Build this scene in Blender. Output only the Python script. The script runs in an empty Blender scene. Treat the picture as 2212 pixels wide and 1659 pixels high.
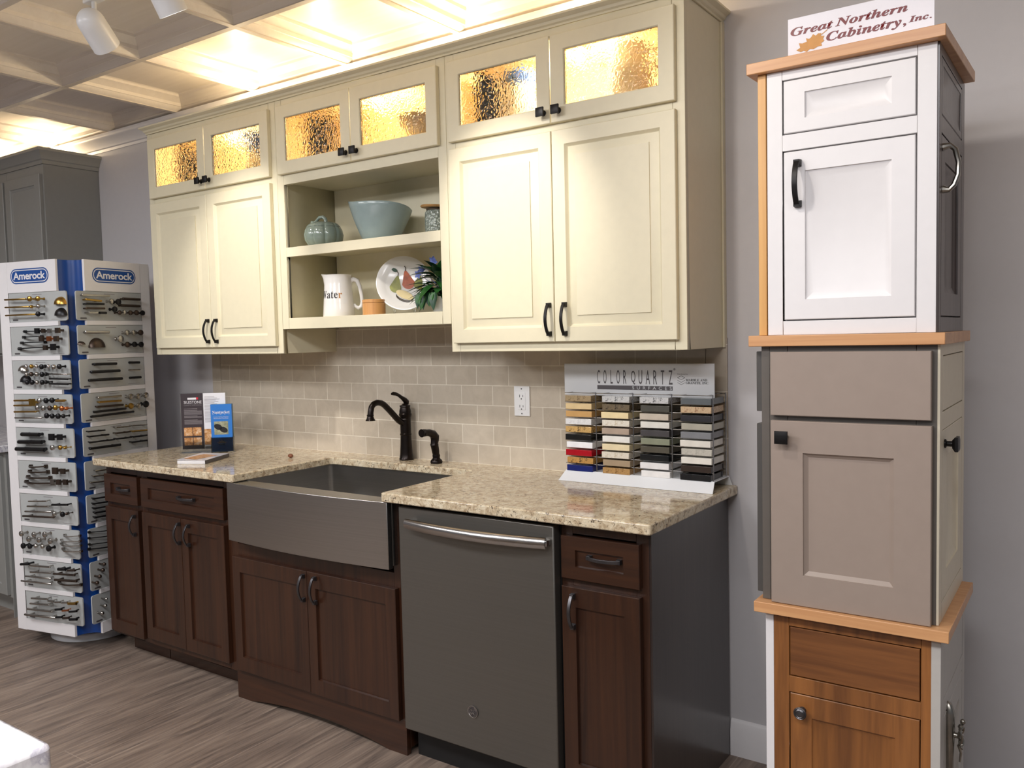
import bpy, bmesh, math, random
from mathutils import Matrix, Vector, Euler
random.seed(7)
SC = bpy.context.scene
COL = SC.collection
PI = math.pi

# ------------------------------------------------------------------ camera
cd = bpy.data.cameras.new('camera')
cam = bpy.data.objects.new('camera', cd); COL.objects.link(cam); SC.camera = cam
YAW, PITCH, ROLL, FPX = 0.6062, -0.0585, -0.0232, 1828.15
fw = Vector((-math.sin(YAW)*math.cos(PITCH), math.cos(YAW)*math.cos(PITCH), math.sin(PITCH)))
rt = Vector((math.cos(YAW), math.sin(YAW), 0)); up = rt.cross(fw)
r2 = math.cos(ROLL)*rt + math.sin(ROLL)*up; u2 = -math.sin(ROLL)*rt + math.cos(ROLL)*up
cam.matrix_world = Matrix(((r2.x, u2.x, -fw.x, 0.9694), (r2.y, u2.y, -fw.y, -2.6901), (r2.z, u2.z, -fw.z, 1.4269), (0, 0, 0, 1)))
cd.sensor_fit = 'HORIZONTAL'; cd.sensor_width = 36.0; cd.lens = 36.0*FPX/2212.0
cd.clip_start = 0.05

# ------------------------------------------------------------------ world, exposure, fill light
vs = SC.view_settings
vs.view_transform = 'Standard'; vs.look = 'None'; vs.exposure = 0.0; vs.gamma = 1.0; vs.use_curve_mapping = False
SC.cycles.max_bounces = 10; SC.cycles.transmission_bounces = 10; SC.cycles.transparent_max_bounces = 12
SC.cycles.caustics_reflective = False; SC.cycles.caustics_refractive = False
SC.cycles.sample_clamp_indirect = 6.0
w = bpy.data.worlds.new('world'); SC.world = w; w.use_nodes = True
bg = w.node_tree.nodes['Background']; bg.inputs[0].default_value = (0.80, 0.84, 0.92, 1); bg.inputs[1].default_value = 0.20

def light(kind, name, loc, energy, color, target=None, **kw):
    L = bpy.data.lights.new(name, kind); L.energy = energy; L.color = color
    for k, v in kw.items(): setattr(L, k, v)
    o = bpy.data.objects.new(name, L); COL.objects.link(o); o.location = loc
    if target is not None:
        o.rotation_euler = (Vector(target)-Vector(loc)).to_track_quat('-Z', 'Y').to_euler()
    return o
WARM = (1.0, 0.80, 0.55); NEUT = (1.0, 0.93, 0.84); COOLW = (0.97, 0.97, 1.0)
# unseen fill panels added at ceiling height to lift the floor and lower fronts
for tx, ty, te in ((-3.2, -2.6, 42), (-1.3, -2.75, 46), (0.6, -2.9, 46), (2.4, -3.0, 24), (-0.4, -4.6, 46), (-3.2, -4.8, 40)):
    light('AREA', 'fill_light', (tx, ty, 2.575), te, COOLW, (tx, ty+0.25, 0), shape='RECTANGLE', size=1.15, size_y=0.55)

# ------------------------------------------------------------------ materials
def lin(c):
    c = c/255.0
    return c/12.92 if c <= 0.04045 else ((c+0.055)/1.055)**2.4
def C(r, g, b): return (lin(r), lin(g), lin(b), 1.0)
class NT:
    def __init__(s, name):
        s.m = bpy.data.materials.new(name); s.m.use_nodes = True
        s.t = s.m.node_tree; s.b = s.t.nodes['Principled BSDF']
    def n(s, typ, **kw):
        nd = s.t.nodes.new(typ)
        for k, v in kw.items():
            if k.startswith('i_'):
                key = k[2:]; key = int(key) if key.isdigit() else key.replace('_', ' ')
                nd.inputs[key].default_value = v
            else: setattr(nd, k, v)
        return nd
    def l(s, a, b): s.t.links.new(a, b)
    def coords(s, scale=(1, 1, 1), rot=(0, 0, 0), loc=(0, 0, 0)):
        tc = s.n('ShaderNodeTexCoord'); mp = s.n('ShaderNodeMapping')
        mp.inputs['Scale'].default_value = scale; mp.inputs['Rotation'].default_value = rot; mp.inputs['Location'].default_value = loc
        s.l(tc.outputs['Object'], mp.inputs['Vector']); return mp.outputs['Vector']
    def ramp(s, fac, stops, interp='LINEAR'):
        r = s.n('ShaderNodeValToRGB'); r.color_ramp.interpolation = interp
        el = r.color_ramp.elements
        while len(el) < len(stops): el.new(0.5)
        for e, (p, c) in zip(el, stops): e.position = p; e.color = c
        s.l(fac, r.inputs[0]); return r.outputs[0]
    def noise(s, vec, scale, detail=4, rough=0.5, dist=0.0):
        nd = s.n('ShaderNodeTexNoise', i_Scale=scale, i_Detail=detail, i_Roughness=rough, i_Distortion=dist)
        s.l(vec, nd.inputs['Vector']); return nd.outputs['Fac']
    def bump(s, h, strength=0.2, dist=0.01):
        b = s.n('ShaderNodeBump', i_Strength=strength, i_Distance=dist); s.l(h, b.inputs['Height']); s.l(b.outputs[0], s.b.inputs['Normal'])
    def mix(s, fac, a, b, mode='MIX'):
        m = s.n('ShaderNodeMix', data_type='RGBA', blend_type=mode)
        for sock, v in ((m.inputs[0], fac), (m.inputs[6], a), (m.inputs[7], b)):
            if hasattr(v, 'node'): s.l(v, sock)
            else: sock.default_value = v
        return m.outputs[2]
    def set(s, **kw):
        for k, v in kw.items(): s.b.inputs[k.replace('_', ' ')].default_value = v
def flat(name, c, rough=0.5, metal=0.0, spec=0.5, coat=0.0, var=0.03, bump=0.0):
    t = NT(name)
    if var:
        f = t.noise(t.coords(), 35, 3)
        lo = tuple(x*(1-var) for x in c[:3])+(1,); hi = tuple(min(1, x*(1+var)) for x in c[:3])+(1,)
        t.l(t.ramp(f, [(0.3, lo), (0.7, hi)]), t.b.inputs['Base Color'])
        if bump: t.bump(t.noise(t.coords(), 260, 2), bump, 0.002)
    else: t.set(Base_Color=c)
    t.set(Roughness=rough, Metallic=metal, Specular_IOR_Level=spec, Coat_Weight=coat, Coat_Roughness=0.12)
    return t.m
def wood(name, c1, c2, axis='z', rough=0.35, coat=0.3, fine=90, along=3.0, knots=0.0, spec=0.5):
    t = NT(name)
    sc = {'x': (along, fine, fine), 'y': (fine, along, fine), 'z': (fine, fine, along)}[axis]
    sb = tuple(x*0.12 for x in sc)
    a = t.noise(t.coords(sc), 1.0, 5, 0.6, 0.6); b = t.noise(t.coords(sb), 1.0, 4, 0.55, 1.2)
    m = t.n('ShaderNodeMath', operation='MULTIPLY_ADD'); t.l(a, m.inputs[0]); m.inputs[1].default_value = 0.55
    m2 = t.n('ShaderNodeMath', operation='MULTIPLY'); t.l(b, m2.inputs[0]); m2.inputs[1].default_value = 0.5
    t.l(m2.outputs[0], m.inputs[2])
    col = t.ramp(m.outputs[0], [(0.36, c1), (0.66, c2)])
    if knots:
        k = t.noise(t.coords(tuple(x*0.07 for x in sc)), 1.0, 3, 0.5, 2.0)
        kk = t.ramp(k, [(0.58, (0, 0, 0, 1)), (0.70, (1, 1, 1, 1))])
        col = t.mix(kk, col, tuple(x*knots for x in c1[:3])+(1,))
    t.l(col, t.b.inputs['Base Color']); t.bump(a, 0.08, 0.002)
    t.set(Roughness=rough, Coat_Weight=coat, Coat_Roughness=0.18, Specular_IOR_Level=spec)
    return t.m
def granite(name, stops, scale=70, rough=0.08, streak=(1, 1, 1), speck=None):
    t = NT(name); v = t.coords(streak)
    a = t.noise(v, scale, 6, 0.72, 0.4)
    col = t.ramp(a, stops)
    if speck:
        s1 = t.noise(t.coords(streak, loc=(3.1, 1.7, 5.2)), scale*1.3, 5, 0.7, 0.8)
        col = t.mix(t.ramp(s1, [(speck[1], (0, 0, 0, 1)), (speck[1]+0.04, (1, 1, 1, 1))]), col, speck[0])
    t.l(col, t.b.inputs['Base Color']); t.set(Roughness=rough, Specular_IOR_Level=0.5)
    return t.m

M = {}
M['cream'] = flat('cream_paint', C(222, 214, 186), 0.42, var=0.015)
M['cream_in'] = flat('cream_paint_inside', C(205, 198, 165), 0.5, var=0.015)
M['wall'] = flat('wall_paint', C(196, 193, 194), 0.7, var=0.01, bump=0.05)
M['white'] = flat('white_paint', C(222, 219, 219), 0.4, var=0.01)
M['ceil'] = wood('ceiling_white', C(222, 214, 204), C(232, 225, 216), 'x', 0.45, 0.0, 30, 1.2)
M['ceil_grid'] = flat('ceiling_grid_white', C(205, 196, 186), 0.5)
M['gray'] = flat('gray_paint', C(140, 140, 136), 0.4, var=0.02)
M['taupe'] = flat('taupe_paint', C(148, 133, 122), 0.38, var=0.02)
M['taupe_dk'] = flat('taupe_gray_paint', C(92, 86, 80), 0.4, var=0.03)
M['gray_shaded'] = flat('gray_paint_shaded', C(76, 73, 70), 0.4, var=0.02)  # gray doors facing away: their shade is put into this darker colour
M['beige'] = flat('beige_paint', C(214, 204, 182), 0.45, var=0.02)
M['warmgray'] = flat('warm_gray_paint', C(178, 174, 168), 0.42, var=0.02)
M['darkw'] = wood('dark_cherry_wood', C(36, 19, 12), C(62, 35, 20), 'z', 0.34, 0.35, 70, 2.2)
M['darkwx'] = wood('dark_cherry_wood_horizontal', C(36, 19, 12), C(64, 36, 20), 'x', 0.34, 0.35, 70, 2.2)
M['espresso'] = wood('espresso_end_panel', C(38, 30, 28), C(52, 42, 39), 'z', 0.30, 0.4, 60, 2.0)
M['oak'] = wood('natural_oak', C(182, 128, 84), C(208, 158, 110), 'x', 0.42, 0.15, 70, 2.5)
M['oakz'] = wood('natural_oak_vertical', C(190, 136, 72), C(214, 164, 98), 'z', 0.42, 0.15, 70, 2.5)
M['rustic'] = wood('rustic_oak', C(92, 54, 26), C(150, 96, 48), 'z', 0.4, 0.25, 34, 2.2, knots=0.40)
M['rusticx'] = wood('rustic_oak_horizontal', C(86, 50, 25), C(142, 90, 46), 'x', 0.4, 0.25, 34, 2.2, knots=0.4)
M['glazed'] = wood('glazed_dark_oak', C(52, 43, 40), C(84, 72, 68), 'z', 0.35, 0.25, 80, 3.0)
M['maple'] = wood('maple_interior', C(230, 200, 146), C(240, 216, 166), 'x', 0.4, 0.1, 40, 2.0)
M['bamboo'] = wood('bamboo', C(188, 130, 74), C(214, 160, 98), 'z', 0.4, 0.2, 60, 2.0)
M['black'] = flat('black_bronze', C(30, 28, 28), 0.38, 0.6, var=0.1)
M['orb'] = flat('oil_rubbed_bronze', C(34, 27, 24), 0.30, 0.7, var=0.25)
M['pewter'] = flat('dark_pewter', C(92, 90, 92), 0.34, 0.9, var=0.08)
M['d'] = flat('hardware_black', C(26, 25, 27), 0.35, 0.5, var=0.1)
M['b'] = flat('hardware_brass', C(176, 140, 72), 0.28, 1.0, var=0.05)
M['n'] = flat('hardware_nickel', C(176, 172, 166), 0.25, 1.0, var=0.05)
M['z'] = flat('hardware_bronze', C(78, 66, 58), 0.35, 0.8, var=0.1)
M['u'] = flat('hardware_copper', C(196, 116, 72), 0.28, 1.0, var=0.05)
M['h'] = flat('hardware_chrome', C(210, 210, 212), 0.08, 1.0, var=0.0)
M['silver'] = flat('aged_silver', C(150, 146, 138), 0.3, 1.0, var=0.15)
M['wire'] = flat('steel_wire', C(170, 170, 172), 0.25, 1.0, var=0.0)
M['plastic_g'] = flat('gray_plastic_board', C(172, 174, 172), 0.4, var=0.01)
M['blue'] = flat('blue_plastic', C(14, 62, 132), 0.25, var=0.02)
M['logo_blue'] = flat('logo_blue', C(18, 70, 140), 0.4, var=0.0)
M['ink'] = flat('dark_ink', C(58, 52, 52), 0.5, var=0.0)
M['ink_gold'] = flat('gold_ink', C(186, 132, 76), 0.4, var=0.0)
M['ink_blk'] = flat('black_ink', C(22, 20, 22), 0.5, var=0.0)
M['burgundy'] = flat('burgundy_ink', C(112, 28, 30), 0.35, var=0.0)
M['leaf_gold'] = flat('maple_leaf_gold', C(196, 138, 62), 0.5, var=0.12)
M['signw'] = flat('glossy_white_sign', C(232, 230, 236), 0.18, var=0.0)
M['acrylic_white'] = flat('white_acrylic', C(232, 234, 236), 0.2, var=0.0)
M['header'] = flat('silver_white_header', C(196, 197, 198), 0.35, var=0.0)
M['charcoal'] = flat('charcoal_print', C(78, 74, 76), 0.4, var=0.0)
M['blackkick'] = flat('black_toe_kick', C(14, 13, 13), 0.6, var=0.0)
M['rubber'] = flat('black_gap', C(10, 10, 10), 0.7, var=0.0)
M['lamp_white'] = flat('lamp_white_enamel', C(228, 228, 228), 0.3, var=0.0)
M['outlet'] = flat('outlet_white', C(232, 232, 232), 0.3, var=0.0)
M['porcelain'] = flat('white_porcelain', C(238, 236, 232), 0.1, var=0.0, coat=0.4)
M['celadon'] = flat('celadon_glaze', C(132, 146, 136), 0.12, var=0.06, coat=0.4)
M['skyglaze'] = flat('pale_blue_glaze', C(154, 172, 172), 0.2, var=0.04, coat=0.3)
M['rattan'] = wood('rattan_rim', C(150, 110, 62), C(196, 152, 96), 'x', 0.5, 0.1, 80, 20)
M['crock'] = flat('gray_stoneware', C(196, 188, 176), 0.3, var=0.08)
M['bluerim'] = flat('blue_glaze', C(66, 92, 150), 0.25, var=0.1)
M['leafg'] = flat('leaf_green', C(44, 92, 40), 0.4, var=0.35)
M['leafd'] = flat('leaf_dark_green', C(24, 58, 36), 0.4, var=0.3)
M['petal'] = flat('blue_petal', C(96, 112, 178), 0.5, var=0.2)
M['pear_g'] = flat('pear_green_paint', C(134, 136, 48), 0.25, var=0.3)
M['pear_r'] = flat('pear_russet_paint', C(176, 84, 40), 0.25, var=0.3)
M['pear_y'] = flat('pear_flesh_paint', C(220, 200, 142), 0.25, var=0.06)
M['stemb'] = flat('stem_brown_paint', C(70, 56, 34), 0.4, var=0.1)
M['paperw'] = flat('white_paper', C(228, 227, 230), 0.4, var=0.0)
M['paperdk'] = flat('dark_print', C(62, 54, 58), 0.3, var=0.0)
M['brblue'] = flat('brochure_blue', C(52, 122, 204), 0.3, var=0.0)
M['brgreen'] = flat('brochure_green', C(88, 128, 112), 0.3, var=0.0)
M['photo_food'] = granite('food_photo_print', [(0.3, C(120, 60, 34)), (0.5, C(206, 150, 92)), (0.7, C(236, 214, 190))], 60, 0.3)
M['photo_sink'] = granite('sink_photo_print', [(0.4, C(132, 136, 112)), (0.6, C(176, 176, 150))], 50, 0.3)
M['red'] = flat('red_print', C(198, 30, 52), 0.4, var=0.0)
M['textgray'] = flat('fine_print_gray', C(132, 126, 128), 0.5, var=0.0)
M['nugget'] = flat('brown_nugget', C(120, 72, 48), 0.6, var=0.25)
def emis(name, c, s):
    t = NT(name); t.set(Base_Color=(0, 0, 0, 1), Emission_Color=c, Emission_Strength=s); return t.m
M['glow'] = emis('lit_bulb', (1.0, 0.86, 0.66, 1), 60.0)
M['glow_cool'] = emis('lit_bulb_cool', (1.0, 0.97, 0.93, 1), 25.0)

t = NT('stainless_steel')
v = t.coords((1.2, 1.2, 260)); f = t.noise(v, 1.0, 4, 0.6)
t.l(t.ramp(f, [(0.3, C(176, 174, 171)), (0.7, C(184, 182, 179))]), t.b.inputs['Base Color'])
t.set(Metallic=1.0, Roughness=0.29); M['steel'] = t.m
t = NT('slate_finish'); f = t.noise(t.coords((1.0, 1.0, 220)), 1.0, 4, 0.6)
t.l(t.ramp(f, [(0.3, C(122, 119, 113)), (0.7, C(126, 123, 117))]), t.b.inputs['Base Color'])
t.set(Metallic=0.85, Roughness=0.40); M['slate'] = t.m
M['handle_steel'] = flat('handle_steel', C(182, 180, 178), 0.24, 1.0, var=0.02)
# granite worktop
t = NT('beige_granite'); v = t.coords((1, 1, 1))
a = t.noise(v, 42, 7, 0.72, 0.6)
col = t.ramp(a, [(0.30, C(128, 106, 84)), (0.40, C(178, 156, 126)), (0.52, C(212, 196, 166)), (0.70, C(230, 220, 196))])
b = t.noise(t.coords((1, 1, 1), loc=(2, 5, 1)), 95, 6, 0.75, 1.0)
col = t.mix(t.ramp(b, [(0.57, (0, 0, 0, 1)), (0.62, (1, 1, 1, 1))]), col, C(56, 42, 40))
c2 = t.noise(t.coords((1, 1, 1), loc=(7, 3, 9)), 60, 5, 0.7, 0.5)
col = t.mix(t.ramp(c2, [(0.60, (0, 0, 0, 1)), (0.72, (0.7, 0.7, 0.7, 1))]), col, C(110, 92, 80))
t.l(col, t.b.inputs['Base Color']); t.set(Roughness=0.09, Specular_IOR_Level=0.55); M['granite'] = t.m
# wall tiles: local x,z brick pattern
def tilemat(name, x0, z0, bw, bh, off, mort=0.0035):
    t = NT(name)
    tc = t.n('ShaderNodeTexCoord'); sx = t.n('ShaderNodeSeparateXYZ'); t.l(tc.outputs['Object'], sx.inputs[0])
    ax = t.n('ShaderNodeMath', operation='ADD'); t.l(sx.outputs['X'], ax.inputs[0]); ax.inputs[1].default_value = -x0
    az = t.n('ShaderNodeMath', operation='ADD'); t.l(sx.outputs['Z'], az.inputs[0]); az.inputs[1].default_value = -z0
    cx = t.n('ShaderNodeCombineXYZ'); t.l(ax.outputs[0], cx.inputs[0]); t.l(az.outputs[0], cx.inputs[1])
    br = t.n('ShaderNodeTexBrick', i_Scale=1.0, i_Mortar_Size=mort*0.5, i_Mortar_Smooth=0.15, i_Bias=0.0, i_Brick_Width=bw, i_Row_Height=bh)
    br.offset = off; br.inputs['Color1'].default_value = C(186, 174, 156); br.inputs['Color2'].default_value = C(200, 189, 172)
    br.inputs['Mortar'].default_value = C(226, 218, 202); t.l(cx.outputs[0], br.inputs['Vector'])
    f = t.noise(t.coords(), 16, 5, 0.65, 0.8)
    mott = t.ramp(f, [(0.3, (0.86, 0.85, 0.84, 1)), (0.7, (1.0, 1.0, 1.0, 1))])
    t.l(t.mix(1.0, br.outputs['Color'], mott, 'MULTIPLY'), t.b.inputs['Base Color'])
    inv = t.n('ShaderNodeMath', operation='SUBTRACT'); inv.inputs[0].default_value = 1.0; t.l(br.outputs['Fac'], inv.inputs[1])
    t.bump(inv.outputs[0], 0.5, 0.0025); t.set(Roughness=0.42)
    return t.m
M['tile'] = tilemat('beige_stone_tile', -2.377-0.155*4, 0.914-0.0785*10, 0.155, 0.0785, 0.5)
M['tile_edge'] = tilemat('beige_stone_edge_tile', -9.0, 1.223-0.155*6, 20.0, 0.155, 0.0)
# plank floor: planks run along y
t = NT('weathered_plank_floor')
tc = t.n('ShaderNodeTexCoord'); sx = t.n('ShaderNodeSeparateXYZ'); t.l(tc.outputs['Object'], sx.inputs[0])
cx = t.n('ShaderNodeCombineXYZ'); t.l(sx.outputs['Y'], cx.inputs[0]); t.l(sx.outputs['X'], cx.inputs[1])
br = t.n('ShaderNodeTexBrick', i_Scale=1.0, i_Mortar_Size=0.0008, i_Mortar_Smooth=0.2, i_Brick_Width=1.22, i_Row_Height=0.182)
br.offset = 0.37; br.offset_frequency = 2; br.inputs['Color1'].default_value = (0.15, 0.15, 0.15, 1); br.inputs['Color2'].default_value = (0.95, 0.95, 0.95, 1)
br.inputs['Mortar'].default_value = (0.5, 0.5, 0.5, 1); t.l(cx.outputs[0], br.inputs['Vector'])
off = t.n('ShaderNodeVectorMath', operation='MULTIPLY_ADD'); t.l(br.outputs['Color'], off.inputs[0]); off.inputs[1].default_value = (7, 5, 3)
mp = t.n('ShaderNodeMapping'); mp.inputs['Scale'].default_value = (20, 1.9, 1); t.l(tc.outputs['Object'], mp.inputs['Vector']); t.l(mp.outputs[0], off.inputs[2])
n1 = t.noise(off.outputs[0], 1.0, 7, 0.62, 0.9)
col = t.ramp(n1, [(0.30, C(66, 56, 52)), (0.42, C(108, 93, 83)), (0.55, C(140, 122, 108)), (0.72, C(172, 154, 136))])
mp2 = t.n('ShaderNodeMapping'); mp2.inputs['Scale'].default_value = (110, 4, 1); t.l(tc.outputs['Object'], mp2.inputs['Vector'])
n2 = t.noise(mp2.outputs[0], 1.0, 4, 0.6, 0.3)
col = t.mix(0.45, col, t.ramp(n2, [(0.3, C(86, 74, 66)), (0.7, C(150, 134, 120))]))
n3 = t.noise(off.outputs[0], 0.9, 6, 0.75, 2.2)
col = t.mix(t.ramp(n3, [(0.64, (0, 0, 0, 1)), (0.72, (0.75, 0.75, 0.75, 1))]), col, C(196, 172, 136))
n4 = t.noise(off.outputs[0], 1.7, 5, 0.65, 1.5)
col = t.mix(t.ramp(n4, [(0.60, (0, 0, 0, 1)), (0.72, (0.6, 0.6, 0.6, 1))]), col, C(66, 60, 60))
col = t.mix(br.outputs['Fac'], col, C(168, 152, 138))
t.l(col, t.b.inputs['Base Color']); t.bump(n2, 0.1, 0.001); t.set(Roughness=0.42); M['floor'] = t.m
t = NT('white_marble'); n = t.noise(t.coords((3, 5, 4)), 2.2, 8, 0.6, 1.5)
t.l(t.ramp(n, [(0.42, C(238, 236, 236)), (0.50, C(226, 222, 224)), (0.55, C(192, 188, 198)), (0.60, C(236, 234, 234))]), t.b.inputs['Base Color'])
t.set(Roughness=0.12); M['marble'] = t.m
# hammered glass
t = NT('hammered_glass'); v = t.coords()
vo = t.n('ShaderNodeTexVoronoi', i_Scale=118.0, feature='SMOOTH_F1'); vo.inputs['Smoothness'].default_value = 0.6
nz = t.n('ShaderNodeTexNoise', i_Scale=40.0, i_Detail=1.0); t.l(v, nz.inputs['Vector'])
mx = t.mix(0.02, v, nz.outputs['Color']); t.l(mx, vo.inputs['Vector'])
t.bump(vo.outputs['Distance'], 0.42, 0.0045)
t.set(Base_Color=(1, 1, 1, 1), Roughness=0.0, IOR=1.45, Transmission_Weight=1.0); M['glass'] = t.m
t = NT('clear_acrylic'); t.set(Base_Color=(0.96, 0.98, 0.98, 1), Roughness=0.03, IOR=1.2, Transmission_Weight=1.0); M['acrylic'] = t.m
t = NT('crackle_glass'); v = t.coords(); vo = t.n('ShaderNodeTexVoronoi', i_Scale=120.0); t.l(v, vo.inputs['Vector'])
t.l(t.ramp(vo.outputs['Distance'], [(0.1, C(196, 206, 196)), (0.6, C(120, 130, 120))]), t.b.inputs['Base Color'])
t.bump(vo.outputs['Distance'], 0.6, 0.004); t.set(Roughness=0.1, Specular_IOR_Level=0.7); M['crackle'] = t.m
M['mosaic'] = granite('dark_mosaic', [(0.35, C(34, 30, 28)), (0.6, C(78, 70, 62))], 90, 0.3)

# ------------------------------------------------------------------ mesh tools
class MB:
    def __init__(s, m=None): s.bm = bmesh.new(); s.M = m or Matrix.Identity(4)
    def v(s, p): return s.bm.verts.new(s.M @ Vector(p))
    def f(s, vs):
        try: return s.bm.faces.new(vs)
        except ValueError: return None
    def box(s, x0, x1, y0, y1, z0, z1):
        a = [s.v(p) for p in ((x0, y0, z0), (x1, y0, z0), (x1, y1, z0), (x0, y1, z0), (x0, y0, z1), (x1, y0, z1), (x1, y1, z1), (x0, y1, z1))]
        for q in ((3, 2, 1, 0), (4, 5, 6, 7), (0, 1, 5, 4), (1, 2, 6, 5), (2, 3, 7, 6), (3, 0, 4, 7)): s.f([a[i] for i in q])
        return s
    def loops(s, L, close=False, cap0=True, cap1=True):
        R = [[s.v(p) for p in lp] for lp in L]; n = len(R[0])
        pairs = list(zip(R[:-1], R[1:]))
        if close: pairs.append((R[-1], R[0]))
        for a, b in pairs:
            for i in range(n): s.f([a[i], a[(i+1) % n], b[(i+1) % n], b[i]])
        if not close:
            if cap0: s.f(R[0][::-1])
            if cap1: s.f(R[-1])
        return s
    def panel(s, x0, x1, z0, z1, rings, hole=False):
        # front view rectangle rings: (inset, y); first ring is the back
        L = [[(x0+i, y, z0+i), (x1-i, y, z0+i), (x1-i, y, z1-i), (x0+i, y, z1-i)] for i, y in rings]
        return s.loops(L, close=hole)
    def prism(s, poly, axis, lo, hi):
        def P(a, b, h): return {'y': (a, h, b), 'z': (a, b, h), 'x': (h, a, b)}[axis]
        return s.loops([[P(a, b, lo) for a, b in poly], [P(a, b, hi) for a, b in poly]])
    def sweep(s, pts, prof, up=(0, 0, 1), scales=None, cap=True):
        # prof: list of (side, up) offsets
        pts = [Vector(p) for p in pts]; L = []; U = Vector(up)
        for i, p in enumerate(pts):
            t = (pts[min(i+1, len(pts)-1)]-pts[max(i-1, 0)]).normalized()
            sd = t.cross(U)
            sd = sd.normalized() if sd.length > 1e-5 else t.orthogonal().normalized()
            n = sd.cross(t); k = scales[i] if scales else 1.0
            L.append([p+sd*a*k+n*b*k for a, b in prof])
        return s.loops(L, cap0=cap, cap1=cap)
    def tube(s, pts, r, seg=10, up=(0, 0, 1)):
        rs = r if isinstance(r, (list, tuple)) else [r]*len(pts)
        return s.sweep(pts, [(math.cos(2*PI*k/seg), math.sin(2*PI*k/seg)) for k in range(seg)], up, rs)
    def strap(s, pts, w, h, up=(0, 0, 1)):
        return s.sweep(pts, [(-w/2, -h/2), (w/2, -h/2), (w/2, h/2), (-w/2, h/2)], up)
    def lathe(s, prof, c=(0, 0, 0), seg=32, axis='z', mod=None):
        L = []
        for r, h in prof:
            lp = []
            for k in range(seg):
                a = 2*PI*k/seg; x, y, z = r*math.cos(a), r*math.sin(a), h
                if mod: x, y, z = mod(a, r, h)
                if axis == 'y': x, y, z = x, z, y
                elif axis == 'x': x, y, z = z, x, y
                lp.append((c[0]+x, c[1]+y, c[2]+z))
            L.append(lp)
        return s.loops(L)
    def ball(s, c, rx, ry, rz, seg=16, n=9):
        pr = [(math.sin(PI*(i+0.5)/n), -math.cos(PI*(i+0.5)/n)) for i in range(n)]
        L = [[(c[0]+rx*r*math.cos(2*PI*k/seg), c[1]+ry*r*math.sin(2*PI*k/seg), c[2]+rz*h) for k in range(seg)] for r, h in pr]
        return s.loops(L)
    def grid_leaf(s, base, d, up, ln, wd, droop=0.3):
        d = Vector(d).normalized(); up = Vector(up); sd = d.cross(up).normalized(); n = sd.cross(d)
        prev = None
        for i in range(7):
            t = i/6.0; wv = wd*0.5*(math.sin(PI*min(1, t**0.7))**0.8 if 0 < t < 1 else 0.02)
            p = Vector(base)+d*ln*t-n*droop*ln*t*t
            row = [p-sd*wv+n*wv*0.3, p, p+sd*wv+n*wv*0.3]
            row = [s.v(q) for q in row]
            if prev:
                s.f([prev[0], prev[1], row[1], row[0]]); s.f([prev[1], prev[2], row[2], row[1]])
            prev = row
    def mesh(s, name, smooth=35, recalc=True):
        bmesh.ops.remove_doubles(s.bm, verts=s.bm.verts, dist=1e-6)
        if recalc: bmesh.ops.recalc_face_normals(s.bm, faces=s.bm.faces)
        if smooth:
            th = math.radians(smooth)
            for e in s.bm.edges:
                e.smooth = not (len(e.link_faces) == 2 and e.calc_face_angle(0) > th)
            for f in s.bm.faces: f.smooth = True
        me = bpy.data.meshes.new(name); s.bm.to_mesh(me); s.bm.free(); return me

WM = {}
def thing(name, label, cat, loc=(0, 0, 0), rot=0.0, group=None):
    o = bpy.data.objects.new(name, None); COL.objects.link(o)
    o.location = loc; o.rotation_euler = (0, 0, rot); o.empty_display_size = 0.05
    o['label'] = label; o['category'] = cat
    if group: o['group'] = group
    WM[o] = Matrix.Translation(Vector(loc)) @ Matrix.Rotation(rot, 4, 'Z')
    return o
def part(mb, name, mat, parent, bevel=0, smooth=35, label=None, recalc=True):
    me = mb if isinstance(mb, bpy.types.Mesh) else mb.mesh(name, smooth, recalc)
    Wm = WM[parent]; me.transform(Wm.inverted())
    me.materials.clear(); me.materials.append(M[mat] if isinstance(mat, str) else mat)
    o = bpy.data.objects.new(name, me); COL.objects.link(o); o.parent = parent
    WM[o] = Wm
    if bevel: bev(o, bevel)
    if label: o['label'] = label
    return o
def bev(o, wd, seg=2):
    m = o.modifiers.new('bevel', 'BEVEL'); m.width = wd; m.segments = seg; m.limit_method = 'ANGLE'; m.angle_limit = math.radians(40)
def solo(mb, name, mat, label, cat, group=None, bevel=0, smooth=35, kind=None):
    me = mb.mesh(name, smooth)
    xs = [v.co for v in me.vertices]
    c = Vector(((min(p.x for p in xs)+max(p.x for p in xs))/2, (min(p.y for p in xs)+max(p.y for p in xs))/2, min(p.z for p in xs)))
    me.transform(Matrix.Translation(-c)); me.materials.append(M[mat] if isinstance(mat, str) else mat)
    o = bpy.data.objects.new(name, me); COL.objects.link(o); o.location = c
    WM[o] = Matrix.Translation(c)
    if bevel: bev(o, bevel)
    if kind: o['kind'] = kind
    else: o['label'] = label; o['category'] = cat
    if group: o['group'] = group
    return o
def struct(mb, name, mat, bevel=0):
    me = mb.mesh(name); me.materials.append(M[mat])
    o = bpy.data.objects.new(name, me); COL.objects.link(o); o['kind'] = 'structure'
    if bevel: bev(o, bevel)
    return o
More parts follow.
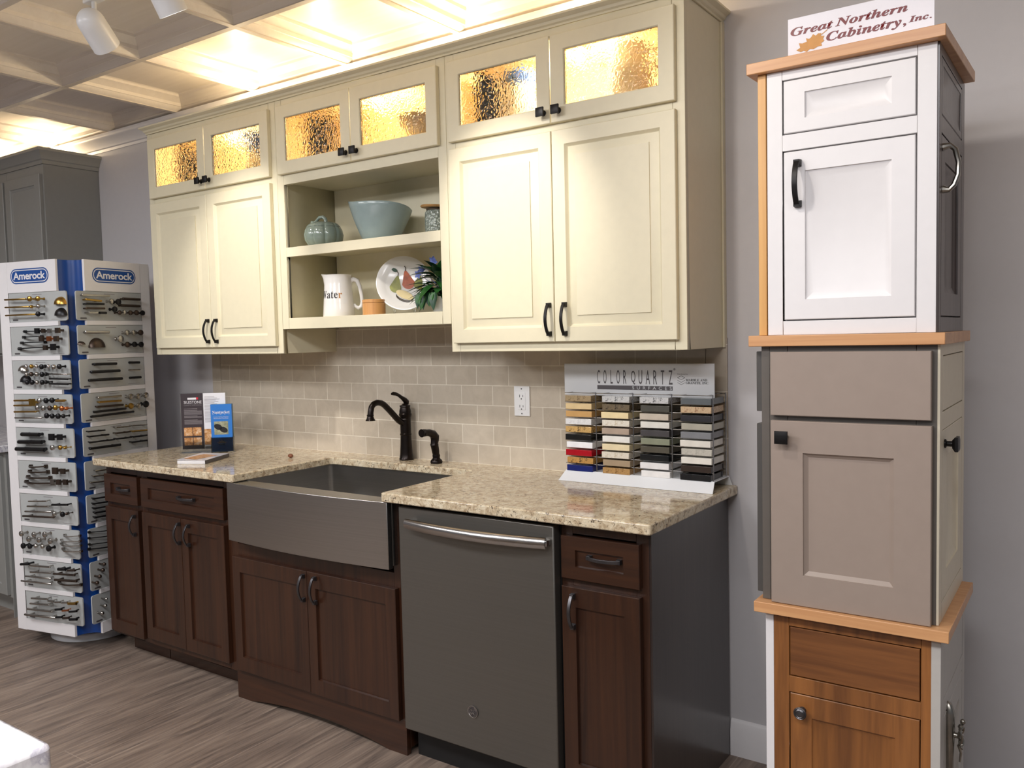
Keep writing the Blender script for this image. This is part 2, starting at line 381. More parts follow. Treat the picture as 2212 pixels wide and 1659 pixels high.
def text_mesh(body, x0, z0, wd, ht, T, depth=0.0006, shear=0.0, offset=0.0, spacing=1.0):
    # flat lettering fitted into wd x ht at (x0, z0) of the local front plane (x right, z up, facing -y), placed by T
    cu = bpy.data.curves.new('txt', 'FONT'); cu.body = body; cu.size = 1.0; cu.shear = shear; cu.offset = offset
    cu.space_character = spacing; cu.extrude = 0.0; cu.resolution_u = 6
    o = bpy.data.objects.new('txt', cu); COL.objects.link(o)
    dg = bpy.context.evaluated_depsgraph_get(); dg.update()
    me = bpy.data.meshes.new_from_object(o.evaluated_get(dg))
    bpy.data.objects.remove(o); bpy.data.curves.remove(cu)
    xs = [v.co.x for v in me.vertices]; ys = [v.co.y for v in me.vertices]
    ax, bx, ay, by = min(xs), max(xs), min(ys), max(ys)
    for v in me.vertices:
        v.co = Vector((x0+(v.co.x-ax)/(bx-ax)*wd, -depth, z0+(v.co.y-ay)/(by-ay)*(ht if ht else wd*(by-ay)/(bx-ax))))
    me.transform(T); return me
def T_at(x, y, z, yaw=0.0, tilt=0.0):
    return Matrix.Translation((x, y, z)) @ Matrix.Rotation(yaw, 4, 'Z') @ Matrix.Rotation(tilt, 4, 'X')
def ribbon(pts, wd): # flat polyline strip polygon in 2D
    return pts
# hardware -----------------------------------------------------------
def arch_pull(parent, T, length=0.105, wd=0.012, proj=0.030, mat='black', name='handle'):
    # vertical pull centred at T, standing off -y
    h = length/2; mb = MB(T)
    for s in (-1, 1):
        mb.loops([[(-wd*.6, 0, s*h-s*0.0), (wd*.6, 0, s*h), (wd*.6, 0, s*(h-.016)), (-wd*.6, 0, s*(h-.016))],
                  [(-wd*.5, -.015, s*(h-.001)), (wd*.5, -.015, s*(h-.001)), (wd*.5, -.015, s*(h-.013)), (-wd*.5, -.015, s*(h-.013))]])
    pts = []
    for i in range(13):
        a = -1+i/6.0; pts.append((0, -.013-(proj-.013)*math.cos(a*PI/2)**0.8 if abs(a) < 1 else -.013, a*(h-.006)))
    mb.strap(pts, wd*.85, .005, up=(0, -1, 0))
    return part(mb, name, mat, parent, bevel=.0008)
def square_knob(parent, T, sz=0.030, mat='black', name='knob', proj=0.028):
    mb = MB(T); k = sz/2
    mb.lathe([(.010, 0), (.010, -.003), (.006, -.005), (.0065, -proj+.010)], seg=14, axis='y')
    mb.loops([[(-k*.55, -proj+.012, -k*.55), (k*.55, -proj+.012, -k*.55), (k*.55, -proj+.012, k*.55), (-k*.55, -proj+.012, k*.55)],
              [(-k, -proj+.006, -k), (k, -proj+.006, -k), (k, -proj+.006, k), (-k, -proj+.006, k)],
              [(-k, -proj, -k), (k, -proj, -k), (k, -proj, k), (-k, -proj, k)],
              [(-k*.6, -proj-.002, -k*.6), (k*.6, -proj-.002, -k*.6), (k*.6, -proj-.002, k*.6), (-k*.6, -proj-.002, k*.6)]])
    return part(mb, name, mat, parent, bevel=.0006)
I4 = Matrix.Identity(4)
RY90 = Matrix.Rotation(PI/2, 4, 'Y')

# ================================================================== setting
struct(MB().box(-7.2, 4.2, -7.0, 0.3, -0.08, 0), 'floor', 'floor')
struct(MB().box(-7.2, 4.2, 0, 0.12, 0, 2.80), 'wall_back', 'wall')
struct(MB().box(-7.2, -7.08, -7.0, 0, 0, 2.80), 'wall_left', 'wall')
CZ = 2.588; PX = 0.605
mb = MB(); grid = MB()
xs = [-1.68+PX*k for k in range(-9, 10)]; ys = [-0.015-PX*j for j in range(0, 11)]
for xa in xs[:-1]:
    for ya in ys[:-1]:
        prof = [(.0110, .002), (.022, .009), (.030, .024), (.034, .026), (.036, .040), (.058, .062), (.062, .064), (.064, .074), (.070, .078)]
        mb.loops([[(xa+i, ya-i, CZ+h), (xa+PX-i, ya-i, CZ+h), (xa+PX-i, ya-PX+i, CZ+h), (xa+i, ya-PX+i, CZ+h)] for i, h in prof], cap0=False)
me = mb.mesh('ceiling', 30, False); me.materials.append(M['ceil'])
o = bpy.data.objects.new('ceiling', me); COL.objects.link(o); o['kind'] = 'structure'
for x in xs: grid.box(x-.0125, x+.0125, ys[-1], ys[0], CZ-.0015, CZ+.012)
for y in ys: grid.box(xs[0], xs[-1], y-.0125, y+.0125, CZ-.0012, CZ+.0118)
grid.box(-7.2, 4.2, -7.0, 0.0, 2.76, 2.80)
struct(grid, 'trim_1', 'ceil_grid')
# wall crown moulding and baseboard
crown = [(0, 2.505), (-.006, 2.505), (-.010, 2.518), (-.018, 2.522), (-.024, 2.534), (-.048, 2.560), (-.056, 2.564), (-.062, 2.574), (-.062, 2.586), (0, 2.586)]
struct(MB().prism([(y, z) for y, z in crown], 'x', -7.0, 4.0), 'trim_2', 'white')
base = [(0, 0), (-.015, 0), (-.015, .088), (-.011, .098), (-.009, .112), (-.004, .120), (0, .122)]
struct(MB().prism(base, 'x', -.027, 4.0), 'baseboard_back', 'white')

# tile backsplash with stacked edge tiles
bs = thing('tile_backsplash', 'beige stone brick-pattern tile backsplash on wall above granite counter', 'backsplash', (-1.39, -.006, .914))
mb = MB(); mb.box(-2.678, -.104, -.010, -.0005, .914, 1.40); mb.box(-1.86, -.92, -.010, -.0005, 1.40, 1.474)
part(mb, 'tile_field', 'tile', bs)
for xa, xb in ((-2.748, -2.680), (-.102, -.030)): part(MB().box(xa, xb, -.011, -.0005, .914, 1.40), 'edge_tiles', 'tile_edge', bs, bevel=.001)
# object coordinates of the tile pattern are the thing's local ones: shift patterns accordingly
for mname, ox, oz in (('tile', -1.39, .914), ('tile_edge', -1.39, .914)):
    for nd in M[mname].node_tree.nodes:
        if nd.type == 'MATH' and nd.operation == 'ADD':
            src = nd.inputs[0].links[0].from_socket.name
            nd.inputs[1].default_value += ox if src == 'X' else oz

# ================================================================== cream wall cabinets
UB = -.310
def glass_door(parent, x0, x1, hinge):
    d = MB().panel(x0, x1, 2.104, 2.380, [(0, -.3115), (0, -.327), (.002, -.329), (.049, -.329), (.052, -.326), (.052, -.3115)], hole=True)
    d = part(d, 'glass_door', 'cream', parent)
    part(MB().box(x0+.0525, x1-.0525, -.3205, -.3165, 2.1565, 2.3275), 'glass_pane', 'glass', d)
    kx = x1-.024 if hinge == 'l' else x0+.030
    square_knob(d, T_at(kx, -.329, 2.139), .029)
def raised_door(parent, x0, x1, hinge):
    f = -.329
    r = [(0, -.3115), (0, f+.002), (.002, f), (.047, f), (.0485, f+.0015), (.0525, f+.0095), (.0560, f+.0115), (.0840, f+.0042), (.0845, f+.0010)]
    d = part(MB().panel(x0, x1, 1.400, 2.079, r), 'raised_panel_door', 'cream', parent)
    kx = x1-.016 if hinge == 'l' else x0+.041
    arch_pull(d, T_at(kx, f, 1.473), .109)
def wall_cab(x0, x1, zb, label, open_mid=False, hide=False):
    t = thing('wall_cabinet', label, 'cabinet', ((x0+x1)/2, -.16, zb))
    b = MB(); g = .0006; x0 += g; x1 -= g
    b.box(x0, x0+.018, UB+.02, -.003, zb, 2.409); b.box(x1-.018, x1, UB+.02, -.003, zb, 2.409)
    b.box(x0+.018, x1-.018, -.010, -.003, zb, 2.409)
    b.box(x0+.018, x1-.018, UB+.02, -.010, 2.391, 2.409); b.box(x0+.018, x1-.018, UB+.02, -.010, 2.078, 2.096)
    b.box(x0+.018, x1-.018, UB+.02, -.010, zb+(.028 if open_mid else .012), zb+.046 if open_mid else zb+.030)
    # face frame
    b.box(x0, x0+.039, UB, UB+.02, zb, 2.409); b.box(x1-.039, x1, UB, UB+.02, zb, 2.409)
    for za, zc in ((2.366, 2.409), (2.064, 2.118), (zb, zb+.046)): b.box(x0+.039, x1-.039, UB, UB+.02, za, zc)
    if open_mid:
        b.box(x0+.039, x1-.039, UB, UB+.02, 1.768, 1.807)
        b.box(x0+.018, x1-.018, UB+.02, -.010, 1.789, 1.807)
    part(b, 'cabinet_body', 'cream', t, bevel=.0012)
    li = MB(); e = .0185
    li.box(x0+e, x0+e+.003, UB+.021, -.011, 2.097, 2.390); li.box(x1-e-.003, x1-e, UB+.021, -.011, 2.097, 2.390)
    li.box(x0+e+.003, x1-e-.003, -.014, -.011, 2.097, 2.390)
    li.box(x0+e+.003, x1-e-.003, UB+.021, -.014, 2.0965, 2.0995); li.box(x0+e+.003, x1-e-.003, UB+.021, -.014, 2.3875, 2.3905)
    part(li, 'maple_lining', 'maple', t)
    return t
cL = wall_cab(-2.7549, -1.8425, 1.369, 'cream wall cabinet at the left end, two glass doors over two raised-panel doors')
cM = wall_cab(-1.8425, -.9388, 1.470, 'cream middle wall cabinet with glass doors over two open display shelves', open_mid=True)
cR = wall_cab(-.9388, -.0387, 1.369, 'cream wall cabinet at the right end, two glass doors over tall raised-panel doors')
for t, a, b, c in ((cL, -2.728, -2.300, -1.872), (cM, -1.819, -1.395, -.966), (cR, -.9165, -.493, -.064)):
    glass_door(t, a, b-.0015, 'l'); glass_door(t, b+.0015, c, 'r')
    if t is not cM: raised_door(t, a, b-.0015, 'l'); raised_door(t, b+.0015, c, 'r')
part(MB().box(-.0387, -.0325, -.022, -.0005, 1.369, 2.409), 'scribe_strip', 'cream', cR)
# puck lamps inside the glass cabinets
for (px, lab), pw in zip(((-2.282, 'left'), (-1.388, 'middle'), (-.478, 'right')), (15.0, 15.0, 17.0)):
    t = thing('puck_light', 'small lit round lamp inside the %s cream glass cabinet' % lab, 'lamp', (px, -.165, 2.372), group=None)
    part(MB().lathe([(.030, 2.3872), (.030, 2.377), (.026, 2.374)], (px, -.165, 0), 20), 'housing', 'silver', t)
    part(MB().lathe([(.022, 2.3738), (.022, 2.370), (.012, 2.367)], (px, -.165, 0), 16), 'bulb', 'glow', t)
    light('POINT', 'puck_lamp_light', (px, -.165, 2.345), pw, (1.0, 0.84, 0.60), shadow_soft_size=.018)
# crown on the cabinets
pr = [(0, 2.4095), (.004, 2.4095), (.004, 2.416), (.010, 2.420), (.013, 2.428), (.024, 2.434), (.027, 2.436), (.027, 2.4425), (0, 2.4425)]
def crown_loops(x0, x1, yf, prof, yb=-.001):
    L = []
    for o_, z in prof: L.append([(x0-o_, yb, z), (x0-o_, yf-o_, z), (x1+o_, yf-o_, z), (x1+o_, yb, z)])
    return L
mb = MB(); L = crown_loops(-2.7549, -.0387, UB, pr); mb.loops(L)
solo(mb, 'crown_moulding', 'cream', 'long thin cream crown moulding along the top of the cream wall cabinets', 'moulding', smooth=25)

# things behind the hammered glass
mb = MB().lathe([(.058, 2.1), (.070, 2.112), (.072, 2.20), (.070, 2.27), (.060, 2.30), (.054, 2.312), (.057, 2.335), (.058, 2.352), (.05, 2.352), (.046, 2.31), (.054, 2.28), (.054, 2.13), (.0, 2.125)], (-.295, -.15, 0), 32)
t = thing('stoneware_crock', 'tall gray stoneware crock behind the right cream glass door', 'crock', (-.295, -.15, 2.1))
part(mb, 'crock_body', 'crock', t)
for s in (1, -1): part(MB().tube([(-.295+s*.062, -.15, 2.325), (-.295+s*.092, -.15, 2.33), (-.295+s*.102, -.15, 2.30), (-.295+s*.09, -.15, 2.27), (-.295+s*.078, -.15, 2.262)], .009, 8, up=(0, 1, 0)), 'ear_handle', 'crock', t)
t = thing('blue_rim_vase', 'blue-rimmed pale vase behind the fifth cream glass door from the left', 'vase', (-.715, -.15, 2.1))
part(MB().lathe([(.05, 2.1), (.066, 2.12), (.072, 2.18), (.06, 2.26), (.056, 2.30), (.05, 2.30), (.05, 2.2), (0, 2.13)], (-.715, -.15, 0), 28), 'vase_body', 'porcelain', t)
part(MB().lathe([(.056, 2.301), (.064, 2.335), (.066, 2.342), (.060, 2.342), (.05, 2.301)], (-.715, -.15, 0), 28), 'rim', 'bluerim', t)
t = thing('gray_bowl', 'gray footed bowl low behind the fourth cream glass door from the left', 'bowl', (-1.165, -.14, 2.1))
part(MB().lathe([(.045, 2.1), (.045, 2.112), (.03, 2.12), (.06, 2.17), (.10, 2.235), (.115, 2.262), (.109, 2.262), (.055, 2.18), (0, 2.135)], (-1.165, -.14, 0), 28), 'bowl_body', 'crock', t)
t = thing('blue_pitcher', 'blue and white pitcher behind the second cream glass door from the left', 'pitcher', (-2.12, -.14, 2.1))
part(MB().lathe([(.05, 2.1), (.075, 2.13), (.08, 2.18), (.06, 2.24), (.055, 2.26), (.05, 2.26), (.05, 2.2), (0, 2.13)], (-2.12, -.14, 0), 28), 'pitcher_body', 'porcelain', t)
part(MB().lathe([(.055, 2.261), (.066, 2.30), (.078, 2.345), (.072, 2.345), (.05, 2.261)], (-2.12, -.14, 0), 28, mod=lambda a, r, h: (r*math.cos(a)*(1.25 if math.cos(a) < -.3 else 1), r*math.sin(a), h)), 'spout_rim', 'bluerim', t)

# lights laid on top of the cabinets
for i, (px, pw) in enumerate(((-2.23, 5.0), (-1.70, 6), (-1.08, 6.5), (-.45, 5))):
    light('POINT', 'cabinet_top_light', (px, -.17, 2.474), pw, (1.0, 0.78, 0.50), shadow_soft_size=.02)
light('POINT', 'cabinet_top_light', (-4.02, -.15, 2.502), 4, (1.0, 0.78, 0.50), shadow_soft_size=.02)
light('POINT', 'cabinet_top_light', (-4.6, -.15, 2.502), 4, (1.0, 0.78, 0.50), shadow_soft_size=.02)

# ================================================================== track lights
rail = solo(MB().box(-1.80, 1.6, -1.134, -1.098, 2.566, 2.586), 'track_rail', 'lamp_white', 'white track light rail on ceiling at top left', 'track rail', bevel=.002)
def track_head(x, aim, energy, label, ang=50, color=NEUT, zc=2.462):
    p = Vector((x, -1.116, zc)); d = (Vector(aim)-p).normalized()
    T = Matrix.Translation(p) @ d.to_track_quat('-Z', 'Y').to_matrix().to_4x4()
    t = thing('track_light', label, 'track light', (x, -1.116, 2.566), group='white cylinder track lights')
    part(MB().box(x-.040, x+.040, -1.132, -1.100, 2.546, 2.566), 'adapter', 'lamp_white', t, bevel=.002)
    part(MB().tube([(x, -1.116, 2.546), (x, -1.116, zc+.028)], .008, 12), 'stem', 'lamp_white', t)
    R = .044; can = [(R*math.sin(a*PI/16), .022+R*math.cos(a*PI/16)) for a in range(1, 9)]
    can += [(R, .01), (R+.001, -.068), (R-.003, -.068), (R-.004, .0), (.02, .02)]
    part(MB(T).lathe(can, seg=36), 'lamp_can', 'lamp_white', t)
    part(MB(T).lathe([(.036, -.026), (.034, -.030)], seg=24), 'bulb', 'glow_cool', t)
    lo = p+d*.05
    light('SPOT', 'track_spot', lo, energy, color, aim, spot_size=math.radians(ang), spot_blend=.75, shadow_soft_size=.03)
track_head(-1.755, (-2.05, -.33, 1.75), 44, 'white track light head with its back to us, leftmost on ceiling rail')
track_head(-1.375, (-1.38, -.30, 1.15), 34, 'white track light head with its lit mouth showing, cut by the top edge', zc=2.490)
for x, aim, e, an, co in ((-.74, (-.66, -.32, 1.80), 52, 46, NEUT), (1.45, (1.7, 0, 1.9), 20, 100, (1.0, .84, .70))):  # unseen, no heads; the warm one is added to wash the right wall
    p = Vector((x, -1.15, 2.40)); light('SPOT', 'track_spot', p, e, co, aim, spot_size=math.radians(an), spot_blend=.8, shadow_soft_size=.03)

light('SPOT', 'track_spot', (-.22, -1.68, 2.56), 36, (1.0, .93, .85), (.85, -.1, 1.55), spot_size=math.radians(80), spot_blend=.8, shadow_soft_size=.06)
# ================================================================== base cabinets
FY = -.601
def shaker(parent, name, x0, x1, z0, z1, ix, iz, f=-.6215, mat='darkw'):
    def R(k, y): return (k, y)
    mb = MB()
    rg = [(0, 0, FY-.0015), (0, 0, f+.002), (.002, .002, f), (ix, iz, f), (ix+.002, iz+.002, f+.009)]
    mb.loops([[(x0+a, y, z0+b), (x1-a, y, z0+b), (x1-a, y, z1-b), (x0+a, y, z1-b)] for a, b, y in rg])
    return part(mb, name, mat, parent, smooth=25)
def base_box(t, x0, x1, kick=True, end=False):
    b = MB(); g = .0006; x0 += g; x1 -= g; zb = .105
    b.box(x0, x0+.018, FY+.02, -.004, zb, .882); b.box(x1-.018, x1, FY+.02, -.004, zb, .882)
    b.box(x0+.018, x1-.018, -.012, -.004, zb, .882); b.box(x0+.018, x1-.018, FY+.02, -.012, zb, zb+.018)
    b.box(x0, x0+.038, FY, FY+.02, zb, .882); b.box(x1-.038, x1, FY, FY+.02, zb, .882)
    for za, zc in ((.846, .882), (.690, .722), (zb, zb+.036)): b.box(x0+.038, x1-.038, FY, FY+.02, za, zc)
    b.box(x0+.018, x1-.018, FY+.03, FY+.034, zb+.018, .846)
    part(b, 'cabinet_body', 'darkw', t, bevel=.001)
    if kick: part(MB().box(x0+.002, x1-.002, -.506, -.488, 0, zb), 'toe_kick', 'darkwx', t)
RZ = lambda: Matrix.Rotation(PI/2, 4, 'Y')
t = thing('base_cabinet', 'narrow dark cherry base cabinet at the left end beside the hardware spinner', 'cabinet', (-2.598, -.3, 0))
base_box(t, -2.740, -2.456)
d = shaker(t, 'drawer', -2.727, -2.470, .716, .842, .050, .038, mat='darkwx'); arch_pull(d, T_at(-2.575, -.613, .781) @ RZ(), .10, proj=.026, mat='pewter')
d = shaker(t, 'door', -2.727, -2.470, .122, .694, .045, .055); arch_pull(d, T_at(-2.492, -.6215, .629), .095, mat='pewter')
t = thing('base_cabinet', 'dark cherry base cabinet with wide drawer and two doors, left of the sink', 'cabinet', (-2.153, -.3, 0))
base_box(t, -2.456, -1.8505)
d = shaker(t, 'drawer', -2.441, -1.872, .716, .842, .055, .038, mat='darkwx'); arch_pull(d, T_at(-2.118, -.613, .781) @ RZ(), .115, proj=.026, mat='pewter')
d = shaker(t, 'door', -2.441, -2.159, .136, .694, .045, .055); arch_pull(d, T_at(-2.166, -.6215, .631), .095, mat='pewter')
d = shaker(t, 'door', -2.156, -1.874, .136, .694, .045, .055); arch_pull(d, T_at(-2.100, -.6215, .631), .095, mat='pewter')
# sink base with arched valance
t = thing('sink_base_cabinet', 'dark cherry sink cabinet with two doors and arched foot valance under steel sink', 'cabinet', (-1.399, -.3, 0))
b = MB(); x0, x1 = -1.8499, -.9480
b.box(x0, x0+.018, FY+.02, -.001, .02, .882); b.box(x1-.018, x1, FY+.02, -.001, .02, .882); b.box(x0+.018, x1-.018, -.012, -.001, .105, .882)
b.box(x0, x0+.036, FY, FY+.02, .115, .882); b.box(x1-.036, x1, FY, FY+.02, .115, .882)
b.box(x0+.036, x1-.036, FY, FY+.02, .570, .630); b.box(x0+.036, x1-.036, FY+.04, FY+.044, .12, .640); b.box(x0+.018, x1-.018, FY+.02, -.012, .105, .12)
part(b, 'cabinet_body', 'darkw', t, bevel=.001)
poly = [(x0, .1235), (x0, 0), (x0+.085, 0)]
for i in range(1, 16):
    k = i/16.0; poly.append((x0+.085+(x1-x0-.17)*k, .032*math.sin(PI*k)**0.8))
poly += [(x1-.085, 0), (x1, 0), (x1, .1235)]
part(MB().prism(poly, 'y', FY-.001, FY+.019), 'arched_valance', 'darkwx', t, bevel=.0008)
d = shaker(t, 'door', -1.828, -1.4005, .124, .580, .044, .058); arch_pull(d, T_at(-1.414, -.6215, .517), .103, mat='pewter')
d = shaker(t, 'door', -1.3985, -.964, .124, .580, .044, .058); arch_pull(d, T_at(-1.352, -.6215, .517), .103, mat='pewter')
# right base
t = thing('base_cabinet', 'narrow dark cherry base cabinet at the right end beside the dishwasher', 'cabinet', (-.172, -.3, 0))
base_box(t, -.316, -.0345)
d = shaker(t, 'drawer', -.3065, -.056, .717, .842, .048, .038, mat='darkwx'); arch_pull(d, T_at(-.166, -.613, .787) @ RZ(), .11, proj=.026, mat='pewter')
d = shaker(t, 'door', -.3065, -.056, .112, .694, .047, .058); arch_pull(d, T_at(-.266, -.6215, .625), .105, mat='pewter')
part(MB().box(-.0345, -.0284, -.600, -.0165, 0, .883), 'end_panel', 'espresso', t, label='charcoal brown end panel')
# farmhouse sink
t = thing('farmhouse_sink', 'stainless steel apron-front farmhouse sink set into granite counter', 'sink', (-1.376, -.4, .655))
xa, xb = -1.797, -.957; n = 16
def ay(k): return -.655-.024*math.sin(PI*k)
front = [(xa+(xb-xa)*i/n, ay(i/n)) for i in range(n+1)]
outl = [(xa, -.632)]+[(x, y) for x, y in front]+[(xb, -.632)]
part(MB().prism(outl, 'z', .655, .8825), 'apron', 'steel', t, bevel=.002, smooth=30)
def rr(x0, x1, y0, y1, z, r, k=5):
    P = []
    for cx, cy, a0 in ((x1-r, y1-r, 0), (x0+r, y1-r, PI/2), (x0+r, y0+r, PI), (x1-r, y0+r, 1.5*PI)):
        for i in range(k+1): a = a0+PI/2*i/k; P.append((cx+r*math.cos(a), cy+r*math.sin(a), z))
    return P
B = (-1.770, -.984, -.592, -.138)
mb = MB(); mb.loops([rr(B[0]-.02, B[1]+.02, -.632, B[3]+.02, .66, .02), rr(B[0]-.02, B[1]+.02, -.632, B[3]+.02, .882, .02), rr(*B, .882, .018), rr(*B, .878, .018),
    rr(B[0], B[1], B[2], B[3], .69, .02), rr(B[0]+.02, B[1]-.02, B[2]+.02, B[3]-.02, .668, .03)], cap0=True)
part(mb, 'basin', 'steel', t)
part(MB().lathe([(.045, .6685), (.045, .671), (.03, .671), (.026, .669)], (-1.377, -.36, 0), 24), 'drain', 'handle_steel', t)
# dishwasher
t = thing('dishwasher', 'slate gray dishwasher with curved steel bar handle beside the sink', 'dishwasher', (-.619, -.33, 0))
part(MB().box(-.921, -.319, -.639, -.602, .118, .870), 'door', 'slate', t, bevel=.004)
part(MB().box(-.928, -.317, -.600, -.02, .11, .880), 'tub_housing', 'rubber', t)
part(MB().box(-.925, -.320, -.570, -.552, 0, .112), 'toe_kick', 'blackkick', t)
pts = []
for i in range(17):
    k = -1+i/8.0; pts.append((-.600+.268*k, -.662-.030*(1-k*k), .823))
mb = MB(); mb.sweep(pts, [(-.006, -.016), (.004, -.016), (.010, -.006), (.011, .004), (.006, .014), (-.002, .0165), (-.008, .010)], up=(0, 0, 1))
hd = part(mb, 'bar_handle', 'handle_steel', t, smooth=50)
for s in (-1, 1): part(MB().box(-.600+s*.262-.010, -.600+s*.262+.010, -.664, -.638, .812, .832), 'handle_bracket', 'handle_steel', hd, bevel=.003)
bd = part(MB().lathe([(.0195, -.6392), (.0195, -.6412), (.0172, -.6420)], (-.630, 0, .246), 36, axis='y'), 'badge', 'ink', t)
part(MB().lathe([(.0195, -.6413), (.0200, -.6424), (.0172, -.6426), (.0166, -.6418)], (-.630, 0, .246), 36, axis='y'), 'badge_ring', 'handle_steel', bd)
mb = MB(T_at(-.630, -.6424, .246))
def loopcurve(cx, cz, pts): mb.tube([(cx+a, 0, cz+b) for a, b in pts], .0010, 6, up=(0, 1, 0))
loopcurve(0, 0, [(-.001+.0055*math.cos(a*.35+.6)-.0045, .006*math.sin(a*.35+.6)) for a in range(0, 17)]); loopcurve(0, 0, [(-.004, -.001), (-.001, 0), (.0005, -.004), (-.003, -.009), (-.007, -.0085)])
loopcurve(0, 0, [(.009, .006), (.0065, .0085), (.0035, .006), (.0045, .002), (.008, .0005), (.004, -.002), (.0035, -.007), (.007, -.0085), (.010, -.006)])
for a in range(4): loopcurve(0, 0, [(.0145*math.cos(a*PI/2+q*.2+.3), .0145*math.sin(a*PI/2+q*.2+.3)) for q in range(0, 5)])
part(mb, 'monogram', 'handle_steel', bd)
# granite worktop
CT = .914; D = -.6632
poly = [(-2.742, -.0015), (-2.742, D), (-1.7505, D)]
def fillet(cx, cy, r, a0, a1, k=4): return [(cx+r*math.cos(a0+(a1-a0)*i/k), cy+r*math.sin(a0+(a1-a0)*i/k)) for i in range(k+1)]
poly = [(-2.742, -.0015)]+fillet(-2.742+.006, D+.006, .006, PI, 1.5*PI)+fillet(-1.7505-.012, D+.012, .012, 1.5*PI, 2*PI)
poly += fillet(-1.7505+.02, -.1496-.02, .02, PI, PI/2)+fillet(-.9785-.02, -.1496-.02, .02, PI/2, 0)
poly += fillet(-.9785+.012, D+.012, .012, PI, 1.5*PI)+fillet(-.010, D+.010, .010, 1.5*PI, 2*PI)+[(0, -.0015)]
solo(MB().prism(poly, 'z', CT-.0305, CT), 'granite_worktop', 'granite', 'polished beige speckled granite worktop cut out around the sink', 'worktop', bevel=.004)

# ================================================================== faucet and sprayer
fx, fy = -1.405, -.0525
t = thing('kitchen_faucet', 'black bronze single-lever kitchen faucet behind the steel sink', 'faucet', (fx, fy, CT))
pr = [(.0300, .914), (.0310, .919), (.0290, .923), (.0265, .940), (.0240, .98), (.0225, 1.016), (.0245, 1.019), (.0245, 1.023), (.0225, 1.026), (.0225, 1.082), (.0237, 1.084), (.0225, 1.088), (.0240, 1.092), (.0270, 1.102), (.0270, 1.106), (.0245, 1.110), (.0248, 1.118), (.0205, 1.134), (.0228, 1.138), (.0220, 1.142), (.013, 1.146), (.009, 1.150)]
part(MB().lathe(pr, (fx, fy, 0), 28), 'faucet_body', 'orb', t, smooth=30)
pts = [(-.062, 1.067), (-.078, 1.073), (-.0925, 1.081), (-.109, 1.095), (-.1266, 1.111), (-.147, 1.129), (-.166, 1.145), (-.181, 1.156), (-.196, 1.163), (-.2173, 1.1665), (-.2376, 1.162), (-.250, 1.151), (-.256, 1.132), (-.258, 1.116)]
part(MB().tube([(fx, y, z) for y, z in pts], [.0125]*9+[.012]*5, 14, up=(1, 0, 0)), 'spout', 'orb', t)
part(MB().lathe([(.0125, 1.122), (.0142, 1.121), (.0142, 1.117), (.0125, 1.115), (.0150, 1.106), (.0200, 1.099), (.0195, 1.097), (.010, 1.0975)], (fx, -.2585, 0), 20), 'nozzle', 'orb', t)
part(MB().tube([(fx, -.0405, 1.146), (fx, -.044, 1.156), (fx, -.053, 1.165), (fx, -.074, 1.1775), (fx, -.092, 1.188), (fx, -.108, 1.194), (fx, -.122, 1.196), (fx, -.132, 1.1945)], [.009, .0125, .0105, .0075, .007, .0075, .0078, .004], 12, up=(1, 0, 0)), 'lever', 'orb', t)
t = thing('side_sprayer', 'black bronze side sprayer standing right of the kitchen faucet', 'sprayer', (-1.225, -.074, CT))
part(MB().lathe([(.0235, .914), (.0250, .920), (.0220, .928), (.0165, .932), (.0145, .938), (.016, .945), (.0140, .952)], (-1.225, -.074, 0), 24), 'sprayer_base', 'orb', t)
part(MB().tube([(-1.225, -.074, .945), (-1.225, -.0775, .965), (-1.225, -.082, .985), (-1.225, -.084, .992), (-1.225, -.0835, .996), (-1.225, -.080, 1.010), (-1.225, -.080, 1.022), (-1.225, -.092, 1.035), (-1.225, -.115, 1.0425), (-1.225, -.138, 1.0445), (-1.225, -.1385, 1.0445), (-1.225, -.150, 1.045), (-1.225, -.1515, 1.045), (-1.225, -.160, 1.045)], [.0135, .0155, .016, .0172, .0152, .0170, .0185, .0165, .0145, .0132, .0150, .0150, .0132, .0165], 18, up=(1, 0, 0)), 'spray_head', 'orb', t)

# wall outlet
t = thing('wall_outlet', 'white double power outlet on the tile backsplash', 'outlet', (-.841, -.012, 1.114))
part(MB().box(-.8765, -.8055, -.0165, -.0102, 1.1135, 1.2285), 'cover_plate', 'outlet', t, bevel=.002)
part(MB().box(-.8580, -.8240, -.0185, -.0160, 1.1370, 1.2050), 'receptacle', 'outlet', t, bevel=.001)
mb = MB()
for z in (1.190, 1.151):
    mb.box(-.8495, -.8475, -.0189, -.0180, z-.004, z+.006); mb.box(-.8345, -.8325, -.0189, -.0180, z-.003, z+.005); mb.lathe([(.0025, -.0180), (.0025, -.0189)], (-.841, 0, z-.010), 10, axis='y')
part(mb, 'slots', 'ink_blk', t)
part(MB().lathe([(.003, -.016), (.003, -.0172)], (-.841, 0, 1.2185), 10, axis='y'), 'screw', 'handle_steel', t)
part(MB().lathe([(.003, -.016), (.003, -.0172)], (-.841, 0, 1.1235), 10, axis='y'), 'screw', 'handle_steel', t)

